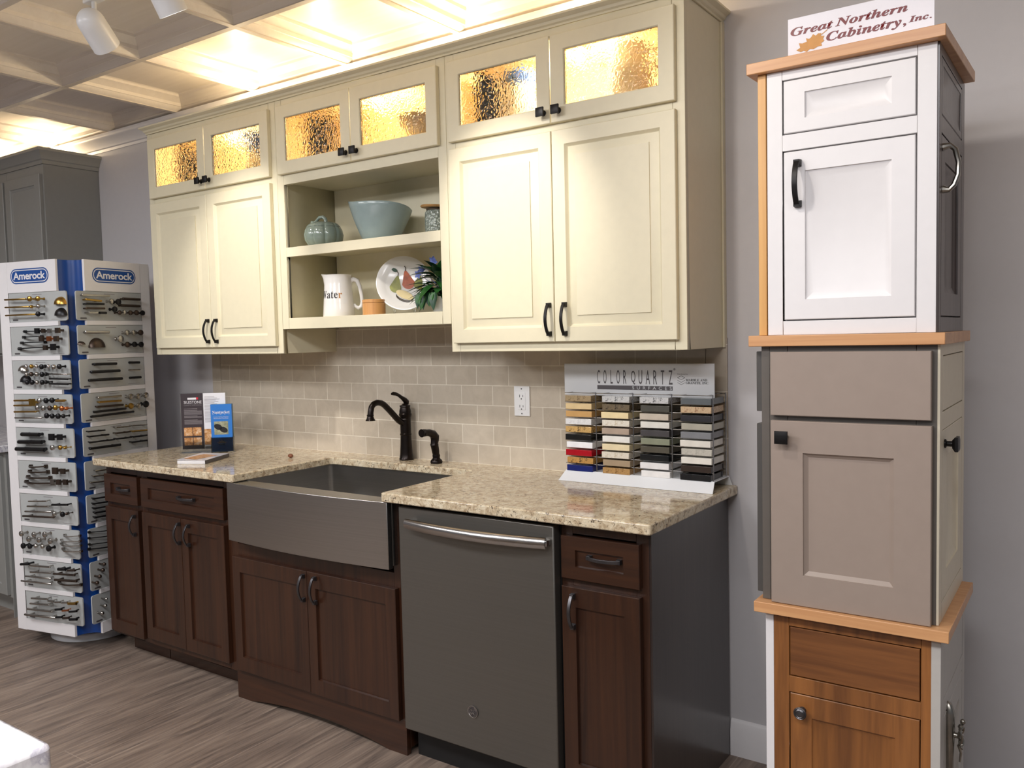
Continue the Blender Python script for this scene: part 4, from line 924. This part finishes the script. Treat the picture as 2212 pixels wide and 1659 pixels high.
# lower tier
t = thing('sample_cabinet', 'rustic brown oak sample cabinet with round pewter knob, lowest of the cabinet tower', 'sample cabinet', (.51, -.51, 0))
slab_top(t, .2986, -.7263, .7753)
Z0, Z1 = .10, .7496
part(MB().box(.335, .680, -.676, -.320, 0, Z1), 'carcass', 'blackkick', t)
TF2 = T_at(0, -.6965, 0)
face_frame(t, TF2, .3375, .6975, Z0, Z1, [(.3735, .6605, .13, .5595), (.3735, .6605, .598, .7195)], 'rustic')
d = leafdoor(t, TF2, 'door', .376, .658, .1325, .557, .050, .052, 'rustic', bw=.014, dp=.009)
part(MB(T_at(.4045, -.6965, .520)).lathe([(.009, 0), (.008, -.004), (.0055, -.008), (.006, -.014), (.0145, -.019), (.0150, -.022), (.0125, -.0245), (.0115, -.0238), (.0085, -.0262), (.0075, -.0255), (.001, -.027)], seg=28, axis='y'), 'knob', 'pewter', d)
leafdoor(t, TF2, 'drawer_front', .376, .658, .6005, .717, 0, 0, 'rusticx', slab=True)
TL = RL(.3180, 0); face_frame(t, TL, .320, .6965, Z0, Z1, [(.36, .655, .13, .5595), (.36, .655, .598, .7195)], 'white', name='side_frame')
leafdoor(t, TL, 'side_door', .362, .653, .1325, .557, .05, .05, 'white'); leafdoor(t, TL, 'side_drawer_front', .362, .653, .6005, .717, 0, 0, 'white', slab=True)
TR = RR(.7000, 0); face_frame(t, TR, -.700, -.303, Z0, Z1, [(-.655, -.345, .13, .5595), (-.655, -.345, .598, .7195)], 'warmgray', name='side_frame')
d = leafdoor(t, TR, 'side_door', -.6525, -.3475, .1325, .557, .05, .05, 'warmgray'); leafdoor(t, TR, 'side_drawer_front', -.6525, -.3475, .6005, .717, 0, 0, 'warmgray', slab=True)
mb = MB(TR); hx = -.600
mb.tube([(hx, 0, .575), (hx, -.002, .57), (hx, -.003, .55), (hx, -.003, .40), (hx, -.002, .36), (hx, 0, .35)], [.002, .008, .014, .011, .008, .002], 10, up=(1, 0, 0))
mb.lathe([(.008, -.002), (.006, -.02), (.007, -.026)], (hx, 0, .50), 12, axis='y')
for a in range(5): mb.tube([(hx+.018*math.cos(a*1.26+q*.35)*(1-q*.08), -.028-.004*math.sin(q), .50+.030*math.sin(a*1.26+q*.35)*(1-q*.05)) for q in range(8)], .0028, 6, up=(0, 1, 0))
mb.ball((hx, -.032, .535), .006, .006, .006, 10, 6); mb.tube([(hx, -.024, .478), (hx+.004, -.028, .46), (hx, -.026, .44)], [.004, .003, .002], 8, up=(1, 0, 0))
part(mb, 'ornate_handle', 'silver', d)
# sign on the tower
t = thing('maker_sign', 'white sign with burgundy lettering and golden maple leaf on top of the cabinet tower', 'sign', (.52, -.658, 2.0431))
part(MB().box(.366, .674, -.660, -.657, 2.0431, 2.1415), 'sign_board', 'signw', t)
TT = T_at(0, -.6601, 0)
part(text_mesh(SBI('Great'), .372, 2.1015, .095, .0185, TT, offset=.012), 'lettering', 'burgundy', t); part(text_mesh(SBI('Northern'), .472, 2.1025, .150, .0185, TT, offset=.012), 'lettering', 'burgundy', t)
part(text_mesh(SBI('Cabinetry,'), .452, 2.0690, .167, .0250, TT, offset=.012), 'lettering', 'burgundy', t); part(text_mesh(SBI('Inc.'), .624, 2.0775, .045, .0125, TT, offset=.012), 'lettering', 'burgundy', t)
lp = [(.385, 2.068), (.394, 2.072), (.391, 2.083), (.399, 2.081), (.409, 2.083), (.407, 2.091), (.414, 2.088), (.419, 2.091), (.423, 2.097), (.429, 2.092), (.434, 2.096), (.441, 2.095), (.441, 2.089), (.448, 2.088), (.445, 2.082), (.448, 2.077), (.441, 2.073), (.443, 2.067), (.433, 2.067), (.424, 2.063), (.416, 2.065), (.408, 2.060), (.402, 2.064), (.395, 2.062)]
mb = MB(TT); mb.f([mb.v((a, -.0006, b)) for a, b in lp]); mb.f([mb.v(p) for p in ((.441, -.0006, 2.0925), (.4545, -.0006, 2.101), (.4555, -.0006, 2.0998), (.4425, -.0006, 2.0915))])
part(mb, 'maple_leaf', 'leaf_gold', t, smooth=0)

# ================================================================== gray kitchen behind the spinner
def gray_wall(x0, x1, label, last):
    t = thing('wall_cabinet', label, 'cabinet', ((x0+x1)/2, -.16, 1.37))
    part(MB().box(x0+.0006, x1-.0006, -.311, -.001, 1.37, 2.405), 'cabinet_body', 'gray', t, bevel=.001)
    f = -.331; a, b = x0+.012, x1-.012
    part(MB().panel(a, b, 1.385, 2.352, [(0, -.3115), (0, f+.002), (.002, f), (.055, f), (.058, f+.005), (.064, f+.006), (.070, f+.009)]), 'door', 'gray', t, smooth=25)
    return t
gray_wall(-4.135, -3.725, 'gray wall cabinet with crown, nearest the hardware spinner', True)
gray_wall(-4.90, -4.1352, 'gray wall cabinet cut off by the left edge of the picture', False)
pr = [(0, 2.4055), (.004, 2.4055), (.006, 2.425), (.012, 2.430), (.018, 2.445), (.034, 2.468), (.038, 2.472), (.038, 2.486), (0, 2.486)]
solo(MB().loops(crown_loops(-4.90, -3.725, -.312, pr)), 'crown_moulding', 'gray', 'gray crown moulding on top of the gray wall cabinets', 'moulding', smooth=25)
t = thing('base_cabinet', 'gray base cabinet behind the hardware spinner', 'cabinet', (-4.3, -.3, 0))
part(MB().box(-4.9, -3.700, -.600, -.001, .105, .879), 'cabinet_body', 'gray', t, bevel=.001); part(MB().box(-4.9, -3.702, -.54, -.52, 0, .105), 'toe_kick', 'gray', t)
part(MB().box(-3.7, -3.694, -.600, -.030, 0, .879), 'end_panel', 'gray', t)
for k in range(2): part(MB().panel(-4.29+.0-k*.56+.01, -3.72-k*.56, .12, .86, [(0, -.6005), (0, -.618), (.002, -.620), (.055, -.620), (.06, -.612)]), 'door', 'gray', t, smooth=25)
solo(MB().box(-4.9, -3.672, -.640, -.0015, .8795, .914), 'white_worktop', 'marble', 'white worktop on the gray base cabinet behind the spinner', 'worktop', bevel=.003)
solo(MB().box(-4.9, -3.78, -.010, -.0005, .9145, 1.368), 'mosaic_backsplash', 'mosaic', 'dark mosaic backsplash under the gray wall cabinets', 'backsplash')

# ================================================================== marble island corner
t = thing('kitchen_island', 'white marble topped island whose corner shows at bottom left', 'island', (-.9, -2.7, 0))
P = [(-1.7, -3.3)]+fillet(-.130-.006, -3.3+.006, .006, 1.5*PI, 2*PI)+fillet(-.130-.012, -2.160-.012, .012, 0, PI/2)+[(-1.7, -2.160)]
part(MB().prism(P, 'z', .874, .914), 'marble_top', 'marble', t, bevel=.006); part(MB().box(-1.66, -.165, -3.26, -2.20, 0, .8735), 'island_body', 'white', t)

# ================================================================== hardware spinner
RX, RY, RT, RW, RC = -3.13, -.4794, .2074, .27, .0818
TS = Matrix.Translation((RX, RY, 0)) @ Matrix.Rotation(RT, 4, 'Z')
t = thing('hardware_spinner', 'white and blue four-sided spinner display of cabinet hardware at left', 'display stand', (RX, RY, 0), RT)
W_, C_ = RW-.012, RC; zb, zt = .08, 1.8133
# blue core with concave corners
core = []
for q in range(4):
    a0 = q*PI/2; cx, cy = {0: (1, -1), 1: (1, 1), 2: (-1, 1), 3: (-1, -1)}[q]
    st = {0: PI, 1: 1.5*PI, 2: 0, 3: PI/2}[q]
    for i in range(9):
        a = st-PI/2*i/8; core.append((cx*W_+(C_-.012)*math.cos(a), cy*W_+(C_-.012)*math.sin(a)))
core_ok = MB(TS); core_ok.prism(core, 'z', zb+.002, zt-.002); part(core_ok, 'concave_core', 'blue', t, smooth=40)
part(MB(TS).lathe([(.195, 0.0), (.200, .004), (.200, .034), (.195, .038)], (-.02, .02, 0), 48), 'round_base', 'acrylic_white', t)
part(MB(TS).lathe([(.150, .038), (.150, .050)], (-.02, .02, 0), 40), 'turntable_gap', 'rubber', t)
part(MB(TS).lathe([(.192, .050), (.195, .053), (.195, .079)], (-.02, .02, 0), 48), 'turntable', 'acrylic_white', t)
h = RW-RC
for q in range(4):
    T = TS @ Matrix.Rotation(q*PI/2, 4, 'Z'); mb = MB(T); y0, y1 = -RW, -RW+.012
    flip = 1 if q % 2 == 0 else -1
    ua, ub = (-.128, h) if flip == 1 else (-h, .133)
    if flip == 1: mb.box(-h, ua, y0, y1, zb, zt)
    else: mb.box(ub, h, y0, y1, zb, zt)
    mb.box(ua, ub, y0, y1, 1.6705, zt); mb.box(ua, ub, y0, y1, zb, 1.670-.1557*9-.134)
    for k in range(9): mb.box(ua, ub, y0, y1, 1.670-.1557*(k+1)+.0003, 1.670-.1557*k-.1345)
    part(mb, 'face_frame', 'white', t, bevel=.0008)
    if q < 2:
        u0, z0, wd, ht = (-.104, 1.711, .248, .069) if q == 0 else (-.146, 1.711, .250, .069)
        def pill(ins, y): 
            r = ht/2-ins; P = []
            for cx, a0 in ((u0+wd-ht/2, -PI/2), (u0+ht/2, PI/2)):
                for i in range(13): a = a0+PI*i/12; P.append((cx+r*math.cos(a), z0+ht/2+r*math.sin(a)))
            mb = MB(T); mb.f([mb.v((a, y, b)) for a, b in P]); return mb
        lg = part(pill(0, y0-.0006), 'logo', 'logo_blue', t, smooth=0); part(pill(.0055, y0-.0010), 'logo_line', 'white', lg, smooth=0); part(pill(.0095, y0-.0014), 'logo_field', 'logo_blue', lg, smooth=0)
        part(text_mesh('Amerock', u0+.020, z0+.0185, wd-.040, .0345, T @ Matrix.Translation((0, y0-.0012, 0)), offset=.022, spacing=.97), 'lettering', 'white', lg)
BOARDS = [
('A','P-0.117,1.640,0.023,1.639,0.008,b P-0.117,1.605,0.043,1.603,0.008,b P-0.117,1.568,0.081,1.568,0.008,b K0.049,1.639,0.013,b K0.103,1.638,0.012,b K0.059,1.603,0.008,b K0.103,1.604,0.011,n K0.099,1.569,0.012,d C0.210,1.622,0.035,b C0.210,1.572,0.036,d'),
('A','A-0.027,1.492,0.057,1.492,0.012,d S0.083,1.493,0.012,d S0.123,1.492,0.009,z S0.163,1.491,0.010,n S0.214,1.492,0.012,z A-0.038,1.466,0.084,1.467,0.012,d S0.109,1.457,0.012,z S0.157,1.456,0.011,u S0.202,1.455,0.012,z A-0.054,1.440,0.105,1.442,0.012,d A-0.071,1.413,0.103,1.418,0.014,d S0.131,1.416,0.011,z S0.180,1.418,0.014,d'),
('A','C-0.050,1.321,0.029,n C-0.039,1.272,0.033,d K0.005,1.332,0.010,h K0.037,1.332,0.010,b K0.072,1.332,0.010,h K0.102,1.330,0.012,d K0.125,1.332,0.008,d K0.148,1.331,0.010,h K0.180,1.329,0.011,n K0.215,1.330,0.012,d K0.004,1.296,0.010,n K0.033,1.296,0.011,z K0.069,1.296,0.011,n K0.102,1.295,0.012,d K0.128,1.296,0.009,d K0.004,1.259,0.011,d K0.036,1.259,0.012,d K0.069,1.259,0.010,n K0.101,1.259,0.012,d K0.126,1.260,0.009,d P0.146,1.297,0.263,1.295,0.007,n P0.146,1.276,0.262,1.273,0.008,d P0.144,1.253,0.263,1.251,0.009,d'),
('A','P-0.092,1.174,0.009,1.176,0.009,b P-0.095,1.151,0.021,1.153,0.009,b P-0.096,1.122,0.051,1.125,0.009,b P-0.093,1.094,0.086,1.097,0.008,n S0.025,1.167,0.016,b K0.077,1.176,0.012,n K0.118,1.176,0.013,d K0.157,1.178,0.013,d T0.181,1.176,0.232,1.177,0.012,b K0.061,1.143,0.012,n K0.100,1.142,0.013,n K0.140,1.142,0.012,z K0.176,1.145,0.012,b K0.216,1.142,0.012,u K0.244,1.142,0.009,u K0.117,1.107,0.013,d K0.153,1.106,0.012,d K0.190,1.106,0.013,d K0.223,1.107,0.010,d'),
('A','P-0.054,1.018,0.063,1.019,0.019,d P-0.078,0.982,0.077,0.985,0.019,d P-0.097,0.949,0.092,0.950,0.020,d S0.138,1.010,0.015,d S0.191,1.011,0.013,d K0.143,0.962,0.013,n K0.193,0.964,0.011,b K0.224,0.964,0.007,b'),
('A','A-0.040,0.866,0.063,0.870,0.015,z A-0.048,0.842,0.075,0.845,0.015,z A-0.062,0.816,0.089,0.818,0.016,z A-0.076,0.792,0.104,0.794,0.016,z S0.149,0.856,0.015,z S0.199,0.856,0.012,z S0.131,0.805,0.012,n S0.168,0.805,0.012,z S0.211,0.807,0.012,z'),
('A','P-0.035,0.706,0.087,0.713,0.008,n P-0.045,0.682,0.097,0.689,0.009,n P-0.062,0.657,0.112,0.665,0.009,n P-0.079,0.634,0.128,0.641,0.010,z P0.118,0.698,0.220,0.704,0.010,d K0.133,0.658,0.012,n K0.184,0.658,0.013,d K0.212,0.663,0.007,z'),
('A','K-0.092,0.550,0.014,n K-0.009,0.552,0.013,n K0.063,0.557,0.014,n K-0.045,0.528,0.014,n K0.023,0.529,0.014,n K0.096,0.529,0.015,n K-0.085,0.493,0.014,d K-0.041,0.494,0.013,d K0.000,0.499,0.011,n K0.044,0.500,0.011,n K0.083,0.493,0.015,d A0.158,0.556,0.257,0.560,0.009,n A0.135,0.532,0.258,0.535,0.009,n A0.132,0.515,0.259,0.514,0.009,n A0.142,0.491,0.260,0.488,0.011,n'),
('A','P-0.110,0.403,-0.054,0.410,0.013,d P-0.052,0.403,0.086,0.406,0.010,n P-0.050,0.372,0.087,0.379,0.009,n P-0.083,0.349,0.088,0.353,0.009,n P-0.115,0.324,0.086,0.328,0.009,n P0.136,0.401,0.184,0.405,0.015,d P0.195,0.400,0.243,0.404,0.010,z P0.103,0.377,0.241,0.382,0.010,z P0.108,0.349,0.251,0.356,0.012,z A0.104,0.332,0.249,0.333,0.011,z'),
('A','P-0.052,0.247,0.057,0.253,0.010,n P-0.063,0.221,0.067,0.228,0.010,n P-0.084,0.193,0.085,0.198,0.011,n P-0.104,0.164,0.100,0.170,0.011,n T0.059,0.246,0.097,0.246,0.010,n T0.103,0.244,0.140,0.248,0.009,n T0.146,0.246,0.183,0.250,0.009,n T0.189,0.246,0.240,0.251,0.013,b T0.103,0.209,0.144,0.215,0.011,d T0.147,0.208,0.186,0.214,0.009,u T0.192,0.208,0.240,0.216,0.010,d T0.105,0.173,0.144,0.178,0.011,d T0.149,0.173,0.187,0.179,0.011,z T0.192,0.172,0.237,0.178,0.013,d'),
('B','P-0.231,1.650,-0.077,1.649,0.011,n P-0.211,1.630,-0.124,1.625,0.010,b P-0.213,1.610,-0.110,1.611,0.010,d P-0.213,1.590,-0.108,1.591,0.010,z P-0.198,1.570,-0.149,1.571,0.012,n P-0.139,1.570,-0.101,1.570,0.012,d K-0.069,1.625,0.013,n K-0.030,1.623,0.015,d P-0.003,1.639,0.101,1.638,0.013,z P-0.016,1.607,0.099,1.606,0.013,z K-0.053,1.588,0.014,d K-0.026,1.573,0.011,z K0.002,1.574,0.012,n K0.038,1.573,0.012,z K0.075,1.574,0.013,z K0.112,1.573,0.013,d'),
('B','P-0.222,1.482,-0.090,1.481,0.014,n C-0.225,1.432,0.016,z C-0.138,1.428,0.045,z K-0.028,1.449,0.018,n K0.012,1.478,0.014,n K0.052,1.478,0.013,n K0.095,1.478,0.014,z K0.011,1.421,0.014,z K0.054,1.421,0.014,d K0.094,1.420,0.014,d'),
('B','P-0.184,1.335,-0.057,1.333,0.013,d P-0.202,1.300,-0.040,1.299,0.014,d P-0.217,1.263,-0.028,1.261,0.014,d T0.016,1.335,0.079,1.333,0.012,d T0.013,1.299,0.079,1.297,0.010,n T0.015,1.262,0.083,1.261,0.012,d'),
('B','P-0.173,1.181,-0.039,1.179,0.011,n P-0.169,1.160,-0.040,1.157,0.010,b P-0.183,1.139,-0.030,1.136,0.011,z P-0.200,1.117,-0.015,1.117,0.011,d P-0.217,1.097,0.031,1.098,0.011,d K0.015,1.172,0.015,n K0.060,1.170,0.015,n K0.108,1.172,0.015,n K0.014,1.127,0.015,b K0.060,1.124,0.014,n K0.106,1.128,0.017,d'),
('B','P-0.231,1.031,-0.140,1.028,0.007,d P-0.232,1.008,-0.120,1.005,0.008,d P-0.231,0.981,-0.088,0.978,0.008,d P-0.232,0.953,-0.057,0.949,0.012,d P-0.081,1.033,0.005,1.030,0.007,n P0.013,1.032,0.107,1.027,0.007,n P-0.083,1.006,0.004,1.004,0.008,z P0.015,1.004,0.106,1.000,0.009,b P-0.081,0.979,0.010,0.977,0.008,d P0.017,0.977,0.104,0.975,0.009,d P0.008,0.952,0.102,0.950,0.009,d'),
('B','P-0.208,0.847,-0.075,0.841,0.008,n P-0.223,0.825,-0.076,0.815,0.008,n P-0.239,0.798,-0.078,0.787,0.009,n'),
('B','P-0.229,0.722,-0.082,0.714,0.008,d P-0.231,0.699,-0.084,0.690,0.008,d P-0.229,0.677,-0.085,0.669,0.008,d P-0.224,0.656,-0.087,0.648,0.009,d P-0.226,0.635,-0.088,0.626,0.009,d'),
('B','A-0.239,0.569,-0.092,0.554,0.009,d A-0.241,0.542,-0.094,0.530,0.009,d A-0.242,0.513,-0.096,0.502,0.009,d A-0.244,0.492,-0.097,0.478,0.012,d'),
('B','K-0.185,0.409,0.008,z K-0.194,0.384,0.009,z K-0.213,0.359,0.009,z K-0.229,0.334,0.009,z'),
('B','K-0.185,0.246,0.006,n K-0.191,0.216,0.008,n K-0.210,0.186,0.009,n'),
]
DESC = ['brass bar pulls and two cup pulls', 'black square pulls and one copper knob', 'three knob rows and two cup pulls', 'brass bars and three knob rows', 'thick black pulls and square knobs', 'curved bronze pulls and square knobs', 'slim flat pulls and three round knobs', 'ball knobs with curved nickel pulls', 'flat nickel ledge pulls in two columns', 'bent pulls and small finger knobs',
        'mixed pulls and a knob row', 'a cup pull and six round knobs', 'black grip pulls with short knobs', 'five graded bar pulls and six disc knobs', 'thin turned pulls in staggered rows', 'three nickel pulls', 'five black bar pulls', 'four black bow pulls', 'four bronze knobs', 'three nickel knobs']
ORD = ['top', 'second', 'third', 'fourth', 'fifth', 'sixth', 'seventh', 'eighth', 'ninth', 'bottom']
for bi, (fc, items) in enumerate(BOARDS):
    k = bi % 10; T = TS if fc == 'A' else TS @ Matrix.Rotation(PI/2, 4, 'Z')
    z1 = 1.6698-.1557*k; z0 = z1-.1335; ua, ub = (-.1275, .243) if fc == 'A' else (-.236, .1325)
    loc = T @ Vector(((ua+ub)/2, -RW+.006, z0))
    t = thing('hardware_sample_board', '%s, %s board of the spinner %s face' % (DESC[bi], ORD[k], 'left' if fc == 'A' else 'right'), 'sample board', loc, RT+(0 if fc == 'A' else PI/2), 'hardware sample boards on the spinner')
    r = .010; yb = -RW+.0035
    P = []
    if fc == 'A': P = [(ua, z0)]+fillet(ub-r, z0+r, r, -PI/2, 0)+fillet(ub-r, z1-r, r, 0, PI/2)+[(ua, z1)]
    else: P = fillet(ua+r, z0+r, r, PI, 1.5*PI)+[(ub, z0), (ub, z1)]+fillet(ua+r, z1-r, r, PI/2, PI)
    part(MB(T).prism(P, 'y', yb, yb+.006), 'board', 'plastic_g', t)
    tx = ua+.022 if fc == 'A' else ua+.020
    part(MB(T).prism([(tx+a, z0+.006+b) for a, b in ((0, 0), (.030, 0), (.033, .0035), (.030, .007), (0, .007), (-.003, .0035))], 'y', yb-.001, yb), 'name_tag', 'charcoal', t)
    mb = MB(T); cu = (ua+ub)/2; mb.box(cu-.03, cu+.03, yb-.0004, yb, z1-.012, z1-.009); mb.box(ub-.10, ub-.03, yb-.0004, yb, z0+.006, z0+.008)
    part(mb, 'small_print', 'textgray', t)
    for e in items.split():
        kd = e[0]; v = e[1:].split(','); mt = v[-1]; n = [float(q) for q in v[:-1]]; yf = yb-.030
        mb = MB(T)
        if kd == 'K':
            u, z, r = n
            mb.lathe([(r*.55, yb), (r*.5, yb-.002), (r*.32, yb-.006), (r*.36, yf+.008), (r*.92, yf+.003), (r, yf-.001), (r*.88, yf-.006), (r*.5, yf-.009), (r*.05, yf-.010)], (u, 0, z), 14, axis='y'); nm = 'knob'
        elif kd == 'S':
            u, z, r = n; mb.box(u-r*.4, u+r*.4, yf+.006, yb, z-r*.4, z+r*.4); mb.box(u-r, u+r, yf-.004, yf+.006, z-r, z+r); nm = 'square_knob'
        elif kd == 'C':
            u, z, r = n; L = []
            for i in range(6):
                a = i/5.0*PI/2*.98; L.append([(u+r*math.cos(b)*math.cos(a), yb-.026*math.sin(a), z-r*.38+r*1.0*math.sin(b)*math.cos(a)) for b in [PI*j/12 for j in range(13)]])
            mb.loops(L); nm = 'cup_pull'
        else:
            u1, z1_, u2, z2_, hh = n; hh = max(hh*.5, .0035); du, dz = u2-u1, z2_-z1_; ln = math.hypot(du, dz); rd = hh
            if kd == 'P':
                mb.tube([(u1, yf, z1_), (u1+du*.01, yf, z1_+dz*.01), (u2-du*.01, yf, z2_-dz*.01), (u2, yf, z2_)], [rd*.7, rd, rd, rd*.7], 8)
                for q in (.14, .86): mb.tube([(u1+du*q, yf, z1_+dz*q), (u1+du*q, yb, z1_+dz*q)], rd*.7, 8)
                nm = 'bar_pull'
            elif kd == 'A':
                mb.strap([(u1+du*i/10, yb+(yf-yb)*(.25+.85*math.sin(PI*i/10)), z1_+dz*i/10) for i in range(11)], rd*1.9, rd*.7)
                for q in (.02, .98): mb.box(u1+du*q-rd, u1+du*q+rd, yb-.010, yb, z1_+dz*q-rd, z1_+dz*q+rd)
                nm = 'arch_pull'
            else:
                mb.tube([(u1, yf, z1_), (u2, yf, z2_)], rd, 8); um = (u1+u2)/2; zm = (z1_+z2_)/2; mb.tube([(um, yf, zm), (um, yb, zm)], rd*.6, 8); nm = 'finger_knob'
        part(mb, nm, mt, t, smooth=40)
